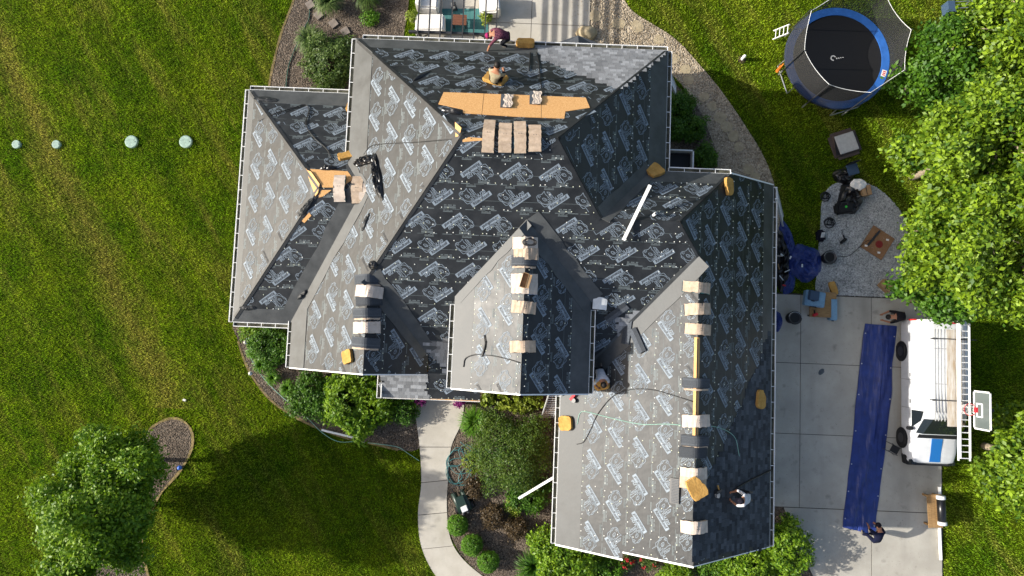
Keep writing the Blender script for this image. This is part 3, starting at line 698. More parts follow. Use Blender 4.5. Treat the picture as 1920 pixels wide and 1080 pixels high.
# --- shingled areas (u, v polygons) -------------------------------------------------
SH_COUNT = 0
sh_meshes = {}
def shingle_mesh(wi, gi, dark):
    k = (wi, gi, dark)
    if k not in sh_meshes:
        w_ = (.13, .19, .26)[wi]; b = MB().box((0, .10, 0), (w_-.006, .2, .012)); o = b.build('shingle', M[('darkshingle%d' if dark else 'shingle%d') % gi]); sh_meshes[k] = o.data; bpy.data.objects.remove(o)
    return sh_meshes[k]
def shingles(s, poly2, parent, single, dark=False, expo=.15, base_off=.02):
    global SH_COUNT
    rnd = random.Random(s.name+'sh'); lo = min(p[1] for p in poly2); hi = max(p[1] for p in poly2); ul, uh = min(p[0] for p in poly2), max(p[0] for p in poly2)
    P = ccw(list(poly2)); s.excl.append(P); b = MB(); v = lo
    while v < hi:
        u = ul+rnd.uniform(-.2, 0)
        while u < uh:
            wi = rnd.choice((0, 1, 1, 2, 2)); w_ = (.13, .19, .26)[wi]; gi = rnd.choice((0, 1, 1, 2, 2, 3)); c = (u+w_/2, v+.05)
            if pip([c], P)[0] and pip([(c[0], c[1])], s.p2)[0]:
                lift = rnd.choice((0, .004)); fr = s.frame(c[0], v, base_off+lift) @ Matrix.Rotation(-.03, 4, 'X')
                if single and SH_COUNT < 300:
                    o = bpy.data.objects.new('shingle', shingle_mesh(wi, gi, dark)); COL.objects.link(o); o.parent = parent; o.matrix_world = fr; SH_COUNT += 1
                else:
                    b.box((0, .10, 0), (w_-.006, .2, .012), mi=gi, M=fr)
            u += w_
        v += expo
    if b.v:
        o = b.build('shingles', [M[('darkshingle%d' if dark else 'shingle%d') % i] for i in range(4)], parent); o['kind'] = 'stuff'
sN = S['main_north']
q = pxs(sN, [(1002, 80), (1254, 95), (1250, 98), (1236, 112), (1222, 126), (1205, 140), (1190, 152), (1175, 164), (1160, 166), (1140, 160), (1110, 147), (1070, 133), (1040, 120), (1010, 108)])
q = [(u, max(v, .02)) for u, v in q]
shingles(sN, q, parts['main_north'], True)
sP = S['porch']; shingles(sP, [(sP.uv((-5.03, -2.4))[0], .02), (sP.uv((-3.25, -2.4))[0], .02), (sP.uv((-3.25, -2.4))[0], 1.15), (sP.uv((-5.03, -2.4))[0], 1.15)], parts['porch'], True)
sS = S['main_south']; q = pxs(sS, [(792, 640), (850, 640), (846, 700), (838, 712), (830, 682), (815, 676), (812, 668), (805, 660)]); shingles(sS, q, parts['main_south'], True)
q = pxs(sS, [(1155, 598), (1200, 586), (1206, 640), (1190, 664), (1165, 660)])
shingles(sS, q, parts['main_south'], True)
sE = S['garage_east']; q = pxs(sE, [(1449, 612), (1436, 640), (1425, 680), (1408, 715), (1392, 760), (1372, 800), (1358, 840), (1335, 880), (1330, 900), (1312, 925), (1302, 935), (1300, 1050), (1443, 1026)])
shingles(sE, q, parts['garage_east'], False, True)  # the east slope's shade is put into a darker, bluer shingle colour

# --- courses, eave membranes, print ------------------------------------------------
spec = dict(  # eave membrane width, step, caps, field caps
    main_north=(.62, .86, 0, 0, False), main_east=(.98, .90, 1, .1, False), wing_north=(.62, .80, 1, .25, True), main_west=(.0, .93, 0, 0, False), main_south=(.0, .93, 1, .8, False),
    garage_east=(.62, .93, 1, .2, True), garage_west=(1.05, .93, 1, .55, True), left_north=(.75, .88, 0, 0, False), left_west=(.36, .93, 0, 0, False), left_south=(.62, .93, 1, .5, True),
    front_east=(.0, .93, 1, .9, True), middle_west=(.85, .93, 1, .6, True), middle_east=(.85, .93, 1, .3, False), porch=(.05, 1.2, 1, .6, False))
for nm, (mw, st, cp, cf, fl) in spec.items():
    s = S[nm]; par = parts[nm]; vtop = max(p[1] for p in s.p2)
    v0 = mw
    if nm == 'main_west':
        # the eave steps: the front gable's own eave lies lower than the main eave
        vE = s.uv((XW, 8))[1]
        lowp = clipv(s.p2, 1, -1, True)
        front = [s.uv(p) for p in [(-8.8, .9), (-8.8, YF), (-7.2, YF), (-7.2, 3.2)]]
        e1 = ccw([s.uv(p) for p in [(XW, YN), (XW, yLW+.05), (XW+.82, yLW-.2), (XW+.82, YN-.8)]])
        e2 = ccw([s.uv(p) for p in [(-8.8, .5), (-8.8, YF), (-8.05, YF), (-8.05, 1.4)]])
        for e in (e1, e2): patch(s, e, .028, 'eave_membrane', 'membrane', par, .02); s.excl.append(e)
        v0 = .1
    if mw > .1:
        band(s, s.p2, -.01, mw, .018, .014, 'eave_membrane', 'membrane', par)
    V = v0; 
    while V < vtop:
        band(s, s.p2, V, min(V+st+.02, vtop+.01), .011, .003, 'underlayment_strip', 'underlay', par); V += st
    print_on(s, par, v0, st, flip0=fl, caps=cp, cap_field=cf)
# ridge slot and its wooden edge strip on the garage, ridge ends
sG = S['garage_west']; a = sG.px(1306, 622); b_ = sG.px(1302, 808)
for s_, sg in (('garage_west', 1), ('garage_east', 1)):
    s = S[s_]; y0, y1 = 0.4, -3.4; p, q = s.uv((XG, y0)), s.uv((XG, y1)); d = .10
    pol = [(p[0], p[1]), (q[0], q[1]), (q[0], q[1]-d), (p[0], p[1]-d)]
    patch(s, pol, .03, 'ridge_board', 'osb', parts[s_], .02)
MB().box((XG, -1.5, PGW.z(XG, 0)+.02), (.035, 3.7, .03)).build('ridge_slot', M['black_rubber'], house)
# ridge strips of overlapping underlayment folded across
def ridge_fold(p, q, sa, sb, wd, m='underlay'):
    for s in (sa, sb):
        a, b = np.array(S[s].uv(p)), np.array(S[s].uv(q)); d = (b-a)/np.linalg.norm(b-a); n = np.array([-d[1], d[0]])
        if not pip([(a+b)/2+n*.05], S[s].p2)[0]: n = -n
        patch(S[s], [tuple(a), tuple(b), tuple(b+n*wd), tuple(a+n*wd)], .030, 'hip_fold', m, parts[s], .02)
ridge_fold(rW, F0, 'main_west', 'main_south', .10); ridge_fold((XW+.1, YN-.1), rW, 'main_west', 'main_north', .10)
ridge_fold(rE, (XE-.1, YN-.1), 'main_east', 'main_north', .08); ridge_fold(rE, J, 'main_east', 'main_south', .1)
ridge_fold(A2, aty(PN2, PE2, 6.4), 'wing_north', 'garage_east', .1); ridge_fold(G0, A2, 'main_south', 'garage_east', .1)
ridge_fold(Lap, (-11.1, 9.75), 'left_west', 'left_north', .1); ridge_fold(Lap, (-11.1, .5), 'left_west', 'left_south', .1)

# --- gutters, fascias, rakes -------------------------------------------------------
def gutter(p, q, z, out, hang=.62, stub=0):
    p, q = Vector((*p, z)), Vector((*q, z)); d = (q-p); L = d.length; d.normalize(); o = Vector((*out, 0)); w_, h = .135, .12
    b = MB(); prof = [(.0, .02), (.0, -h), (w_, -h), (w_, .0), (w_+.024, .0), (w_+.024, -h-.012), (-.012, -h-.012), (-.012, .02)]
    V = [p+o*(a+.015)+Vector((0, 0, k)) for a, k in prof]+[q+o*(a+.015)+Vector((0, 0, k)) for a, k in prof]; n = len(prof)
    b.add(V, [(i, (i+1) % n, n+(i+1) % n, n+i) for i in range(n)]+[list(range(n-1, -1, -1)), list(range(n, 2*n))])
    g_ = b.build('gutter', M['white_metal'], house)
    tb = MB().box((p+q)/2+o*(w_/2+.015)+Vector((0, 0, -h+.045)), (L-.06 if abs(d.x) > .5 else w_-.01, L-.06 if abs(d.y) > .5 else w_-.01, .02)).build('trough_dirt', M['gutter_dirt'], g_)  # dark mottled strip along the trough bottom
    for e in (p, q):
        MB().box(e+o*(w_/2+.015)+Vector((0, 0, -h/2-.004)), (.012 if abs(d.x) > .5 else w_+.02, .012 if abs(d.y) > .5 else w_+.02, h)).build('end_cap', M['white_metal'], g_)
    k = int(L/hang)
    hb = MB()
    for i in range(1, k+1):
        c = p+d*(L*i/(k+1))+o*(w_/2+.015)+Vector((0, 0, -.004)); hb.box(c, (.022 if abs(d.x) > .5 else w_+.02, .022 if abs(d.y) > .5 else w_+.02, .008))
    if k: hb.build('gutter_hangers', M['white_metal'], g_)['kind'] = 'stuff'
    MB().box((p+q)/2+Vector((0, 0, .03))-o*.012, (L-.01 if abs(d.x) > .5 else .035, L-.01 if abs(d.y) > .5 else .035, .03)).build('drip_edge', M['white_dull'], g_)
    f = MB().box((p+q)/2+Vector((0, 0, -.10))-o*.012, (L if abs(d.x) > .5 else .022, L if abs(d.y) > .5 else .022, .2)).build('fascia', M['white_metal'], house)
gutter((XW, YN), (XW, yLW+.35), PW.z(XW, 0)-.02, (-1, 0)); gutter((XW+.25, YN), (XE, YN), PN.z(0, YN)-.02, (0, 1))
gutter((XE, YN-.02), (XE, 6.6), PE.z(XE, 0)-.02, (1, 0)); gutter((5.6, 6.55), (aty(PN2, PE2, 6.55)[0], 6.55), 4.93, (0, 1))
gutter((10.08, 6.5), (10.08, -7.36), 3.38, (1, 0)); gutter((1.98, -1.95), (1.98, YGW), 2.98, (-1, 0))
gutter((-11.23, 9.9), (-11.23, .33), 2.58, (-1, 0)); gutter((-11.2, 9.9), (XW+.1, 9.9), 2.58, (0, 1)); gutter((-11.2, .33), (-8.95, .33), 2.58, (0, -1))
gutter((-8.8, .5), (-8.8, YF), PW.z(-8.8, 0)-.02, (-1, 0)); gutter((-2.15, yMe-.3), (-2.15, YM), 4.98, (-1, 0)); gutter((2.85, yMe-.3), (2.85, YM), 4.98, (1, 0))
gutter((-5.06, -1.4), (-5.06, -2.42), 2.95, (-1, 0)); MB().box((-3.1, -2.435, 2.62), (3.86, .025, .16)).build('fascia', M['white_dull'], house)
def rake(p, q, out, wd=.045):
    p, q = Vector(p), Vector(q); o = Vector(out); b = MB()
    lo = Vector((0, 0, -.2)); hi = Vector((0, 0, .03)); V = []
    for e in (p, q):
        for k in (o*.0, o*wd):
            V += [e+k+lo, e+k+hi]
    b.add(V, [(0, 1, 3, 2), (4, 6, 7, 5), (1, 5, 7, 3), (0, 2, 6, 4), (0, 4, 5, 1), (2, 3, 7, 6)]).build('rake_board', M['white_metal'], house)
zz = lambda P, x, y: (x, y, P.z(x, y))
rake(zz(PW, -8.8, YF), zz(PW, -5.3, YF), (0, -1, 0)); rake(zz(PFE, -5.3, YF), zz(PFE, -3.2, YF), (0, -1, 0))
rake(zz(PMW, -2.15, YM), zz(PMW, .35, YM), (0, -1, 0)); rake(zz(PME, .35, YM), zz(PME, 2.85, YM), (0, -1, 0))
rake(zz(PGW, 1.98, YGW), zz(PGW, 4.32, YGW), (0, -1, 0), .06); rake(zz(PGW, 4.32, YG-.02), zz(PGW, XG, YG), (0, -1, 0), .06); rake(zz(PE2, XG, YG), zz(PE2, 10.08, -7.36), (0, -1, 0), .03)
rake(zz(PE2, aty(PN2, PE2, 6.55)[0], 6.55), zz(PE2, 10.08, 6.55), (0, 1, 0), .05)
# small hipped bay roof below the north eave, and vent pipe
b = MB(); apx = U(1085, 62, 3.3); x0, x1 = U(985, 77, 2.9).x, U(1195, 85, 2.9).x
b.add([(x0, 11.2, 2.9), (x0, 11.75, 2.9), (apx.x, apx.y, 3.1), (x1, 11.75, 2.9), (x1, 11.2, 2.9), (apx.x, 11.2, 3.95)], [(0, 5, 2, 1), (2, 5, 4, 3), (0, 1, 2, 3, 4), (0, 4, 5)])
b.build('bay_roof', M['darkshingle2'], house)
MB().prism([(x0+.3, 10.9), (x1-.3, 10.9), (x1-.4, 11.6), (apx.x, apx.y-.25), (x0+.4, 11.6)], 0, 2.85).build('wall', M['siding'], house)
q = on(1225, 404, 0); vp = MB().tube([q-Vector((0, 0, .1)), q+Vector((0, 0, .38))], .055, 12); vp.tube([q+Vector((0, 0, .379)), q+Vector((0, 0, .383))], .035, 10, 1)
vp.build('vent_pipe', [M['white_dull'], M['black_rubber']], house, True)
# white-framed light well beside the east eave
c0, c1 = U(1254, 281, 2.6), U(1299, 316, 2.6); b = MB()
for (ax, ay, bx, by) in ((c0.x, c0.y, c1.x, c0.y), (c1.x, c0.y, c1.x, c1.y), (c0.x, c1.y, c1.x, c1.y)):
    b.box(((ax+bx)/2, (ay+by)/2, 2.6), (abs(ax-bx)+.05, abs(ay-by)+.05, .09)); b.box(((ax+bx)/2, (ay+by)/2, 1.4), (abs(ax-bx)+.03, abs(ay-by)+.03, 2.3))
b.build('bay_frame', M['white_metal'], house)
b2 = MB().box(((c0.x+c1.x)/2, (c0.y+c1.y)/2, 1.2), (abs(c1.x-c0.x)-.1, abs(c1.y-c0.y)-.1, 2.2)).build('bay_top', M['black_rubber'], house)

# ------------------------------------------------------------------ things on the roof
def loop_strip(b, st, wid, th, z_of, y_of=lambda x: 0, mi_top=0, mi_side=1, low=0.0, jit=0, rnd=random):
    V = []; n = len(st)
    for x in st:
        z = z_of(x); y = y_of(x); j = lambda: rnd.uniform(-jit, jit)
        V += [(x, y-wid/2+j(), z+low), (x, y+wid/2+j(), z+low), (x, y+wid/2+j(), z+th+j()), (x, y-wid/2+j(), z+th+j())]
    F = []; Mi = []
    for i in range(n-1):
        a, c = i*4, i*4+4
        F += [(a+3, c+3, c+2, a+2), (a, c, c+3, a+3), (a+2, c+2, c+1, a+1), (a+1, c+1, c, a)]; Mi += [mi_top, mi_side, mi_side, mi_side]
    F += [(0, 3, 2, 1), (n*4-4, n*4-3, n*4-2, n*4-1)]; Mi += [mi_side, mi_side]
    k = len(b.v); b.v += [Vector(p) for p in V]; b.f += [[k+i for i in f] for f in F]; b.m += Mi
def bundle(px, py, zr, axis, mL, mR, kind, label, group, L=.95, wid=.33, yaw=0, lift=0, th=.10):
    c = U(px, py, zr+.1); base = Vector((c.x, c.y, zr))
    if axis == 'y': base.x = {'g': XG, 'm': .35, 'f': -5.3}[ridge_key]
    else: base.y = {'r': 6.74, 'l': Lap[1]}[ridge_key]
    rz = (0 if axis == 'y' else math.pi/2)+yaw
    rnd = random.Random(px*7+py); rz += rnd.uniform(-.07, .07); L *= rnd.uniform(.94, 1.05); wid *= rnd.uniform(.92, 1.06); base += Vector((rnd.uniform(-.04, .04), 0, 0)) if axis == 'y' else Vector((0, rnd.uniform(-.04, .04), 0))
    t = thing('shingle_bundle', label, 'shingle bundle', base, rz, group)
    z_of = lambda x: -(mL if x < 0 else mR)*(math.sqrt(x*x+.02)-.141)*.97+.03+lift
    st = [L*(i/12-.5) for i in range(13)]
    if kind.startswith('tan') or kind.startswith('light'):
        b = MB(); loop_strip(b, [x*.985 for x in st], wid-.02, th-.012, z_of); b.build('shingle_stack', [M['darkshingle2'], M['darkshingle1']], t)
        top = M['paper_light'] if kind.startswith('light') else M['paper']
        side = M['plastic_blue'] if 'blue' in kind else M['plastic_teal'] if 'teal' in kind else M['paper']
        b = MB(); loop_strip(b, [x*.97 for x in st], wid, th, z_of, jit=.014, rnd=rnd); w_ = b.build('wrapper', [top, side], t)
        d = MB()
        for k in (-.035, .035): d.lathe([(.013, 0), (.013, .004)], (.05, k*1.2, z_of(.05)+th+.004), 8)
        d.build('printed_dots', M['print_ink'], w_)['kind'] = 'stuff'
    else:
        g0 = 1 if kind == 'dark' else 2
        for k in range(3):
            b = MB(); o = rnd.uniform(-.03, .03); loop_strip(b, [x*(1-.01*k) for x in st], (wid-.03-.09*k) if kind == 'grey' else wid-.02*k, th/3-.002, lambda x: z_of(x)+k*th/3, lambda x: o+.02*k)
            b.build('shingle_stack', [M['darkshingle%d' % min(3, g0+(k % 2))], M['darkshingle0']], t)
        if kind == 'grey':
            b = MB(); loop_strip(b, [x*.9 for x in st], .06, .012, lambda x: z_of(x)+.03, lambda x: -wid/2-.01, jit=.008, rnd=rnd); b.build('torn_wrapper', [M['paper'], M['paper_light']], t)
    return t
zF, zM, zG, zL = PW.z(-5.3, 0), 6.5, PGW.z(XG, 0), PLN.z(0, Lap[1])
ridge_key = 'r'
for i, (x, y, k, L) in enumerate([(916, 252, 'tan', 1.08), (947, 252, 'tan', 1.05), (975, 255, 'tan_teal', 1.05), (1003, 260, 'tan', .92)]):
    bundle(x, y, ZR, 'x', .56, .738, k, ['tan wrapped shingle bundle on the main ridge, at the end toward the bare triangular boarding', 'tan wrapped shingle bundle on the main ridge, second from the bare triangular boarding', 'tan shingle bundle with a teal edge pressed against another on the main ridge', 'shortest tan wrapped shingle bundle on the main ridge, below the open paper packet'][i], 'shingle bundles on the main ridge', L*1.06, .42)
ridge_key = 'l'
for i, (x, y, k, yw) in enumerate([(635, 356, 'light_teal', .08), (669, 357, 'tan', -.02), (684, 358, 'light_blue', .02)]):
    bundle(x, y, zL, 'x', .473, .533, k, ['pale wrapped shingle bundle with teal side standing on the bare boarding of the left wing', 'tan wrapped shingle bundle leaning against the blue-sided one on the left wing', 'pale wrapped shingle bundle with deep blue side beside black crumpled plastic'][i], 'shingle bundles on the left wing', 1.02, .42, yw)
ridge_key = 'f'
for i, (y, k, yw) in enumerate([(523, 'grey', 0), (546, 'light', -.06), (562, 'dark', .03), (587, 'grey', .07), (614, 'light', 0), (643, 'grey', -.02)]):
    bundle(686, y, zF, 'y', .755, .755, k, ['grey unwrapped shingle bundle by black scraps at the peak of the small front gable', 'pale paper shingle bundle with torn corner on the small front gable ridge', 'flat dark shingle bundle lying low between two others on the small front gable ridge', 'skewed grey unwrapped shingle bundle midway along the small front gable ridge', 'clean pale wrapped shingle bundle with two dots on the small front gable ridge', 'grey unwrapped shingle bundle on the small front gable ridge, next to the small foam chunk'][i], 'shingle bundles on the small front gable', 1.03, .40, yw, th=.06 if k == 'dark' else .1)
ridge_key = 'm'
for i, (y, k, yw, L) in enumerate([(455, 'light', 0, .86), (476, 'tan', .05, .8), (489, 'grey', 0, .88), (524, 'light', 0, .88), (540, 'light_blue', 0, .88), (576, 'tan_teal', 0, .8), (650, 'tan', .04, .84)]):
    bundle(984, y, zM, 'y', .60, .60, k, ['pale wrapped shingle bundle carrying a coiled black cord on the middle gable ridge', 'crumpled tan paper bundle behind the thick grey one on the middle gable ridge', 'thick grey unwrapped shingle bundle on the middle gable ridge', 'pale wrapped shingle bundle under the open cardboard box on the middle gable ridge', 'pale shingle bundle with blue edge beside the open cardboard box on the middle gable ridge', 'tan shingle bundle with bright teal edge alone on the middle gable ridge', 'tan wrapped shingle bundle above the brass hose end on the middle gable ridge'][i], 'shingle bundles on the middle gable', L*1.08, .41, yw)
ridge_key = 'g'
for i, (y, k, yw) in enumerate([(538, 'tan_teal', 0), (579, 'tan', .03), (617, 'tan', -.05), (720, 'grey', -.05), (790, 'light', 0), (828, 'grey', 0), (850, 'dark', 0), (889, 'light', .02), (907, 'tan', .0), (990, 'light', -.03)]):
    bundle(1303, y, zG, 'y', .654, .715, k, ['tan shingle bundle with a teal edge at the upper end of the garage ridge', 'tan shingle bundle with a small open flap on the garage ridge', 'tan shingle bundle skewed at the start of the orange ridge board', 'grey unwrapped shingle bundle lying across the orange ridge board', 'pale wrapped shingle bundle covering the lower part of the orange ridge board', 'grey unwrapped shingle bundle between a pale bundle and a dark one on the garage ridge', 'dark glossy shingle bundle on the garage ridge beside a grey one', 'pale wrapped shingle bundle touching the torn yellow foam pad on the garage ridge', 'tan shingle bundle half hidden under the torn yellow foam pad', 'lone pale wrapped shingle bundle near the gable end of the garage ridge'][i], 'shingle bundles on the garage ridge', 1.0, .41, yw)
def slope_frame(px, py, off=.03, rot=0):
    q, s = hit(px, py)
    if s is None: return Matrix.Translation(q+Vector((0, 0, off))) @ Matrix.Rotation(rot, 4, 'Z')
    u, v = s.uv((q.x, q.y)); base = math.atan2(s.u.y, s.u.x); return s.frame(u, v, off, rot-base)
# two opened packets on the bare boarding
for x, y, l in ((950, 192, 'opened shingle packet with crumpled paper on the bare boarding, above the teal-edged ridge bundle'), (1004, 186, 'opened shingle packet with crumpled paper on the bare boarding, above the shortest ridge bundle')):
    t = thing('opened_packet', l, 'shingle packet', M=slope_frame(x, y, .03, 0))
    MB().box((-.03, 0, .03), (.36, .74, .06)).build('shingle_stack', M['darkshingle3'], t)
    b = MB(); rnd = random.Random(x); n = 7
    V = [(-.1+.3*i/n+.03*math.sin(j*1.3), .34-.78*j/9, 0.068+.022*rnd.random()) for j in range(10) for i in range(n+1)]
    b.add(V, [(j*(n+1)+i, j*(n+1)+i+1, (j+1)*(n+1)+i+1, (j+1)*(n+1)+i) for j in range(9) for i in range(n)]); b.build('torn_wrapper', M['paper_light'], t)
def pad_(px, py, sx, sy, rot, label, th=.13, seed=1, off=.02, M4=None, notch=0):
    rnd = random.Random(seed); n = 22; poly = []
    for i in range(n):
        a = 2*math.pi*i/n; c, s_ = math.cos(a), math.sin(a); k = (abs(c)**5+abs(s_)**5)**(-1/5)
        r = k*rnd.uniform(.93, 1.03); 
        if notch and abs(i-notch) < 2: r *= .75
        poly.append((c*r*sx/2, s_*r*sy/2))
    b = MB(); V = []; 
    for z, sc in ((0, .97), (.015, 1), (th-.015, 1), (th, .97)): V += [(x*sc, y*sc, z+(rnd.uniform(-.006, .006) if z == th else 0)) for x, y in poly]
    V.append((0, 0, th-.005)); F = [list(range(n-1, -1, -1))]
    for r in range(3): F += [(r*n+i, r*n+(i+1) % n, (r+1)*n+(i+1) % n, (r+1)*n+i) for i in range(n)]
    F += [(3*n+i, 3*n+(i+1) % n, 4*n) for i in range(n)]
    b.add(V, F); o = b.build('foam_pad', M['foam'], smooth=False); place(o, None, M=M4 if M4 is not None else slope_frame(px, py, off, rot))
    return tag(o, label, 'foam pad', 'roofers foam pads')
pad_(1226, 322, .64, .68, .55, 'large square foam pad at the inner corner of the roof above the long white downspout', seed=3)
pad_(1363, 350, .42, .66, .08, 'notched foam pad beside the slanting white rake board', seed=4, notch=13)
pad_(655, 669, .5, .52, .3, 'small bread-shaped foam chunk near the rake of the small front gable', seed=5)
pad_(1063, 793, .56, .58, .12, 'square foam pad by the garage eave next to the ladder', seed=6, th=.16)
pad_(1423, 748, .5, .72, -.08, 'worn foam pad lying alone on the dark garage shingles', seed=7, notch=3)
pad_(658, 203, .32, .5, -.1, 'foam pad tucked against the white gutter beside the lower left wing', seed=8)
pad_(650, 299, .6, .36, .35, 'torn foam pad on the black plastic above the left wing bundles', seed=9, notch=6, off=.15)
pad_(985, 86, .70, .42, .0, 'thick foam pad at the north eave beside the worker in the plaid shirt', seed=10, th=.2)
pad_(929, 151, .86, .62, -.35, 'wide foam pad under the worker in the tan shirt', seed=11)
pad_(1130, 720, .62, .46, .25, 'foam pad below the crouching worker in the white shirt', seed=12)
q = U(1307, 916, zG+.3); pad_(0, 0, .62, .78, 0, 'torn yellow foam pad lying over bundles on the garage ridge', seed=13, notch=2, M4=Matrix.Translation((q.x, q.y, zG+.16)) @ Matrix.Rotation(.5, 4, 'Z') @ Matrix.Rotation(.12, 4, 'Y'))
def hose(name, pts, r, m, label, cat='hose', zoff=.025, ground=False, n=8):
    P = [(U(*p, zoff) if ground else on(*p, zoff)) for p in pts]; P = smooth_path(P, n)
    if not ground:
        P2 = []
        for p in P: P2.append(p)
        P = P2
    o = MB().tube(P, r, 6).build(name, M[m], smooth=True); return tag(o, label, cat)
hose('air_hose', [(487, 228), (515, 215), (548, 205), (572, 198), (580, 208), (574, 235), (590, 260), (612, 280), (622, 298)], .02, 'hose_black', 'black air hose winding down the north slope of the left wing', zoff=.05)
hose('air_hose', [(683, 290), (695, 275), (720, 270), (780, 267), (840, 262), (885, 259)], .013, 'hose_black', 'thin black hose running across the bright west slope to the main ridge', zoff=.03)
hose('air_hose', [(870, 688), (874, 672), (892, 665), (912, 666), (930, 668), (955, 674), (975, 680)], .018, 'hose_black', 'thin black hose looped on the middle gable with a brass end', zoff=.04)
hose('air_hose', [(909, 628), (911, 645), (908, 660), (905, 668), (912, 640)], .02, 'hose_black', 'short bunched black cord on the pale slope of the middle gable', zoff=.05)
hose('air_hose', [(1082, 833), (1095, 828), (1108, 805), (1122, 775), (1150, 743), (1185, 730), (1225, 731), (1262, 741), (1300, 753)], .016, 'hose_black', 'black air hose arching over the garage slope to the ridge', zoff=.03)
hose('air_hose', [(1083, 795), (1088, 775), (1100, 772), (1140, 782), (1200, 795), (1250, 795), (1290, 798), (1340, 800), (1375, 818), (1385, 855)], .011, 'hose_mint', 'pale mint air hose crossing the garage roof under the ridge bundles', zoff=.03)
hose('air_hose', [(994, 100), (993, 118), (992, 134)], .02, 'hose_black', 'short black cord hanging down the slope below the north eave pad', zoff=.04)
hose('air_hose', [(1006, 100), (1010, 120), (1012, 140), (1015, 165)], .018, 'hose_black', 'black cord beside the first shingled rows of the north slope', zoff=.04)
hose('air_hose', [(1378, 915), (1400, 902), (1425, 890), (1443, 881)], .028, 'hose_black', 'dark rope from the worker in the navy cap to the garage gutter', zoff=.06)
for nm, cx, cy, r0, lab in (('cord_coil', 993, 455, .19, 'coiled black cord lying on a pale bundle of the middle gable ridge'), ('cord_coil', 990, 418, .24, 'black cord coil at the peak where the middle gable meets the main slope'), ('cord_coil', 955, 424, .14, 'small loose black loop beside the peak coil of the middle gable')):
    c = U(cx, cy, zM+(.18 if cy == 455 else -.1 if cx > 960 else -.45)); rnd = random.Random(cx); P = []
    for i in range(70):
        a = i*.42; r = r0*(.55+.45*abs(math.sin(i*.23+rnd.random()*.2))); P.append(c+Vector((r*1.3*math.cos(a), r*.75*math.sin(a), .03+.0009*i-abs(r*math.cos(a))*(.5 if cy != 455 else .15))))
    tag(MB().tube(P, .017, 6).build(nm, M['hose_black'], smooth=True), lab, 'cord')
# white downspout pieces
def downspout(p, q, label, wd=.085):
    p, q = Vector(p), Vector(q); d = (q-p); L = d.length; b = MB(); b.box((0, 0, 0), (L, wd, .06)); b.box((L/2-.03, 0, 0), (.07, wd+.012, .072)); b.box((L/2+.002, 0, 0), (.006, wd-.02, .04), mi=1)
    o = b.build('downspout', [M['white_metal'], M['black_rubber']])
    x = d.normalized(); z = Vector((0, 0, 1)); y = z.cross(x).normalized(); z = x.cross(y)
    o.matrix_world = Matrix(((x.x, y.x, z.x, (p.x+q.x)/2), (x.y, y.y, z.y, (p.y+q.y)/2), (x.z, y.z, z.z, (p.z+q.z)/2), (0, 0, 0, 1))); return tag(o, label, 'downspout')
downspout(U(1219, 347, 6.95), U(1169, 450, 6.45), 'long white downspout lying on the roof below the large foam pad', .11)
downspout(U(603, 806, .06), U(674, 823, .06), 'white downspout lying on the lawn edge of the front bed')
downspout(U(973, 934, .9), U(1040, 894, 2.75), 'white downspout leaning on the garage eave over the shrubs', .09)
for (x, y) in ((1762, 930), (1763, 1020)): pass
downspout(U(1764, 1050, .1), U(1761, 985, .1), 'white pipe with a clamp lying along the driveway edge', .1)
downspout(U(1762, 930, .1), U(1761, 913, .1), 'short white pipe end sticking out past the wooden bench', .1)
# metal sheet, roof vent, box, scraps
M4 = Matrix.Translation(U(1125, 566, 5.06)) @ Matrix.Rotation(-.06, 4, 'Z') @ Matrix.Rotation(.1, 4, 'Y')
b = MB(); n = 6; V = [(-.26+.52*i/n, y, .05*math.sin(i/n*2.6)) for y in (-.28, .28) for i in range(n+1)]; V += [(x, y, z-.006) for x, y, z in V]
F = [(i, i+1, n+2+i, n+1+i) for i in range(n)]+[(2*(n+1)+n+1+i, 2*(n+1)+n+2+i, 2*(n+1)+i+1, 2*(n+1)+i) for i in range(n)]
o = b.add(V, F).build('metal_sheet', M['white_dull']); place(o, None, M=M4); tag(o, 'curled white metal sheet hooked over the gutter of the middle gable', 'metal sheet')
t = thing('vent_grille', 'ribbed dark plastic ridge vent lying on the pale garage slope', 'roof vent', M=slope_frame(1266, 920, .03, 0))
MB().box((0, 0, .035), (.34, .86, .05)).build('vent_body', M['dark_metal'], t)
for k in range(15): MB().box((.03, -.38+k*.054, .07), (.27, .018, .02)).build('rib', M['darkshingle3'], t)
t = thing('cardboard_box', 'small open cardboard box standing on a pale bundle of the middle gable', 'box', U(983, 526, zM+.2), -.25)
b = MB()
for (x, y, sx, sy) in ((-.1, 0, .012, .5), (.1, 0, .012, .5), (0, -.25, .2, .012), (0, .25, .2, .012)): b.box((x, y, .09), (sx, sy, .16))
b.box((0, 0, .012), (.2, .5, .012)); b.build('carton', M['cardboard'], t); MB().box((.16, 0, .15), (.11, .48, .008)).build('flap', M['cardboard'], t)
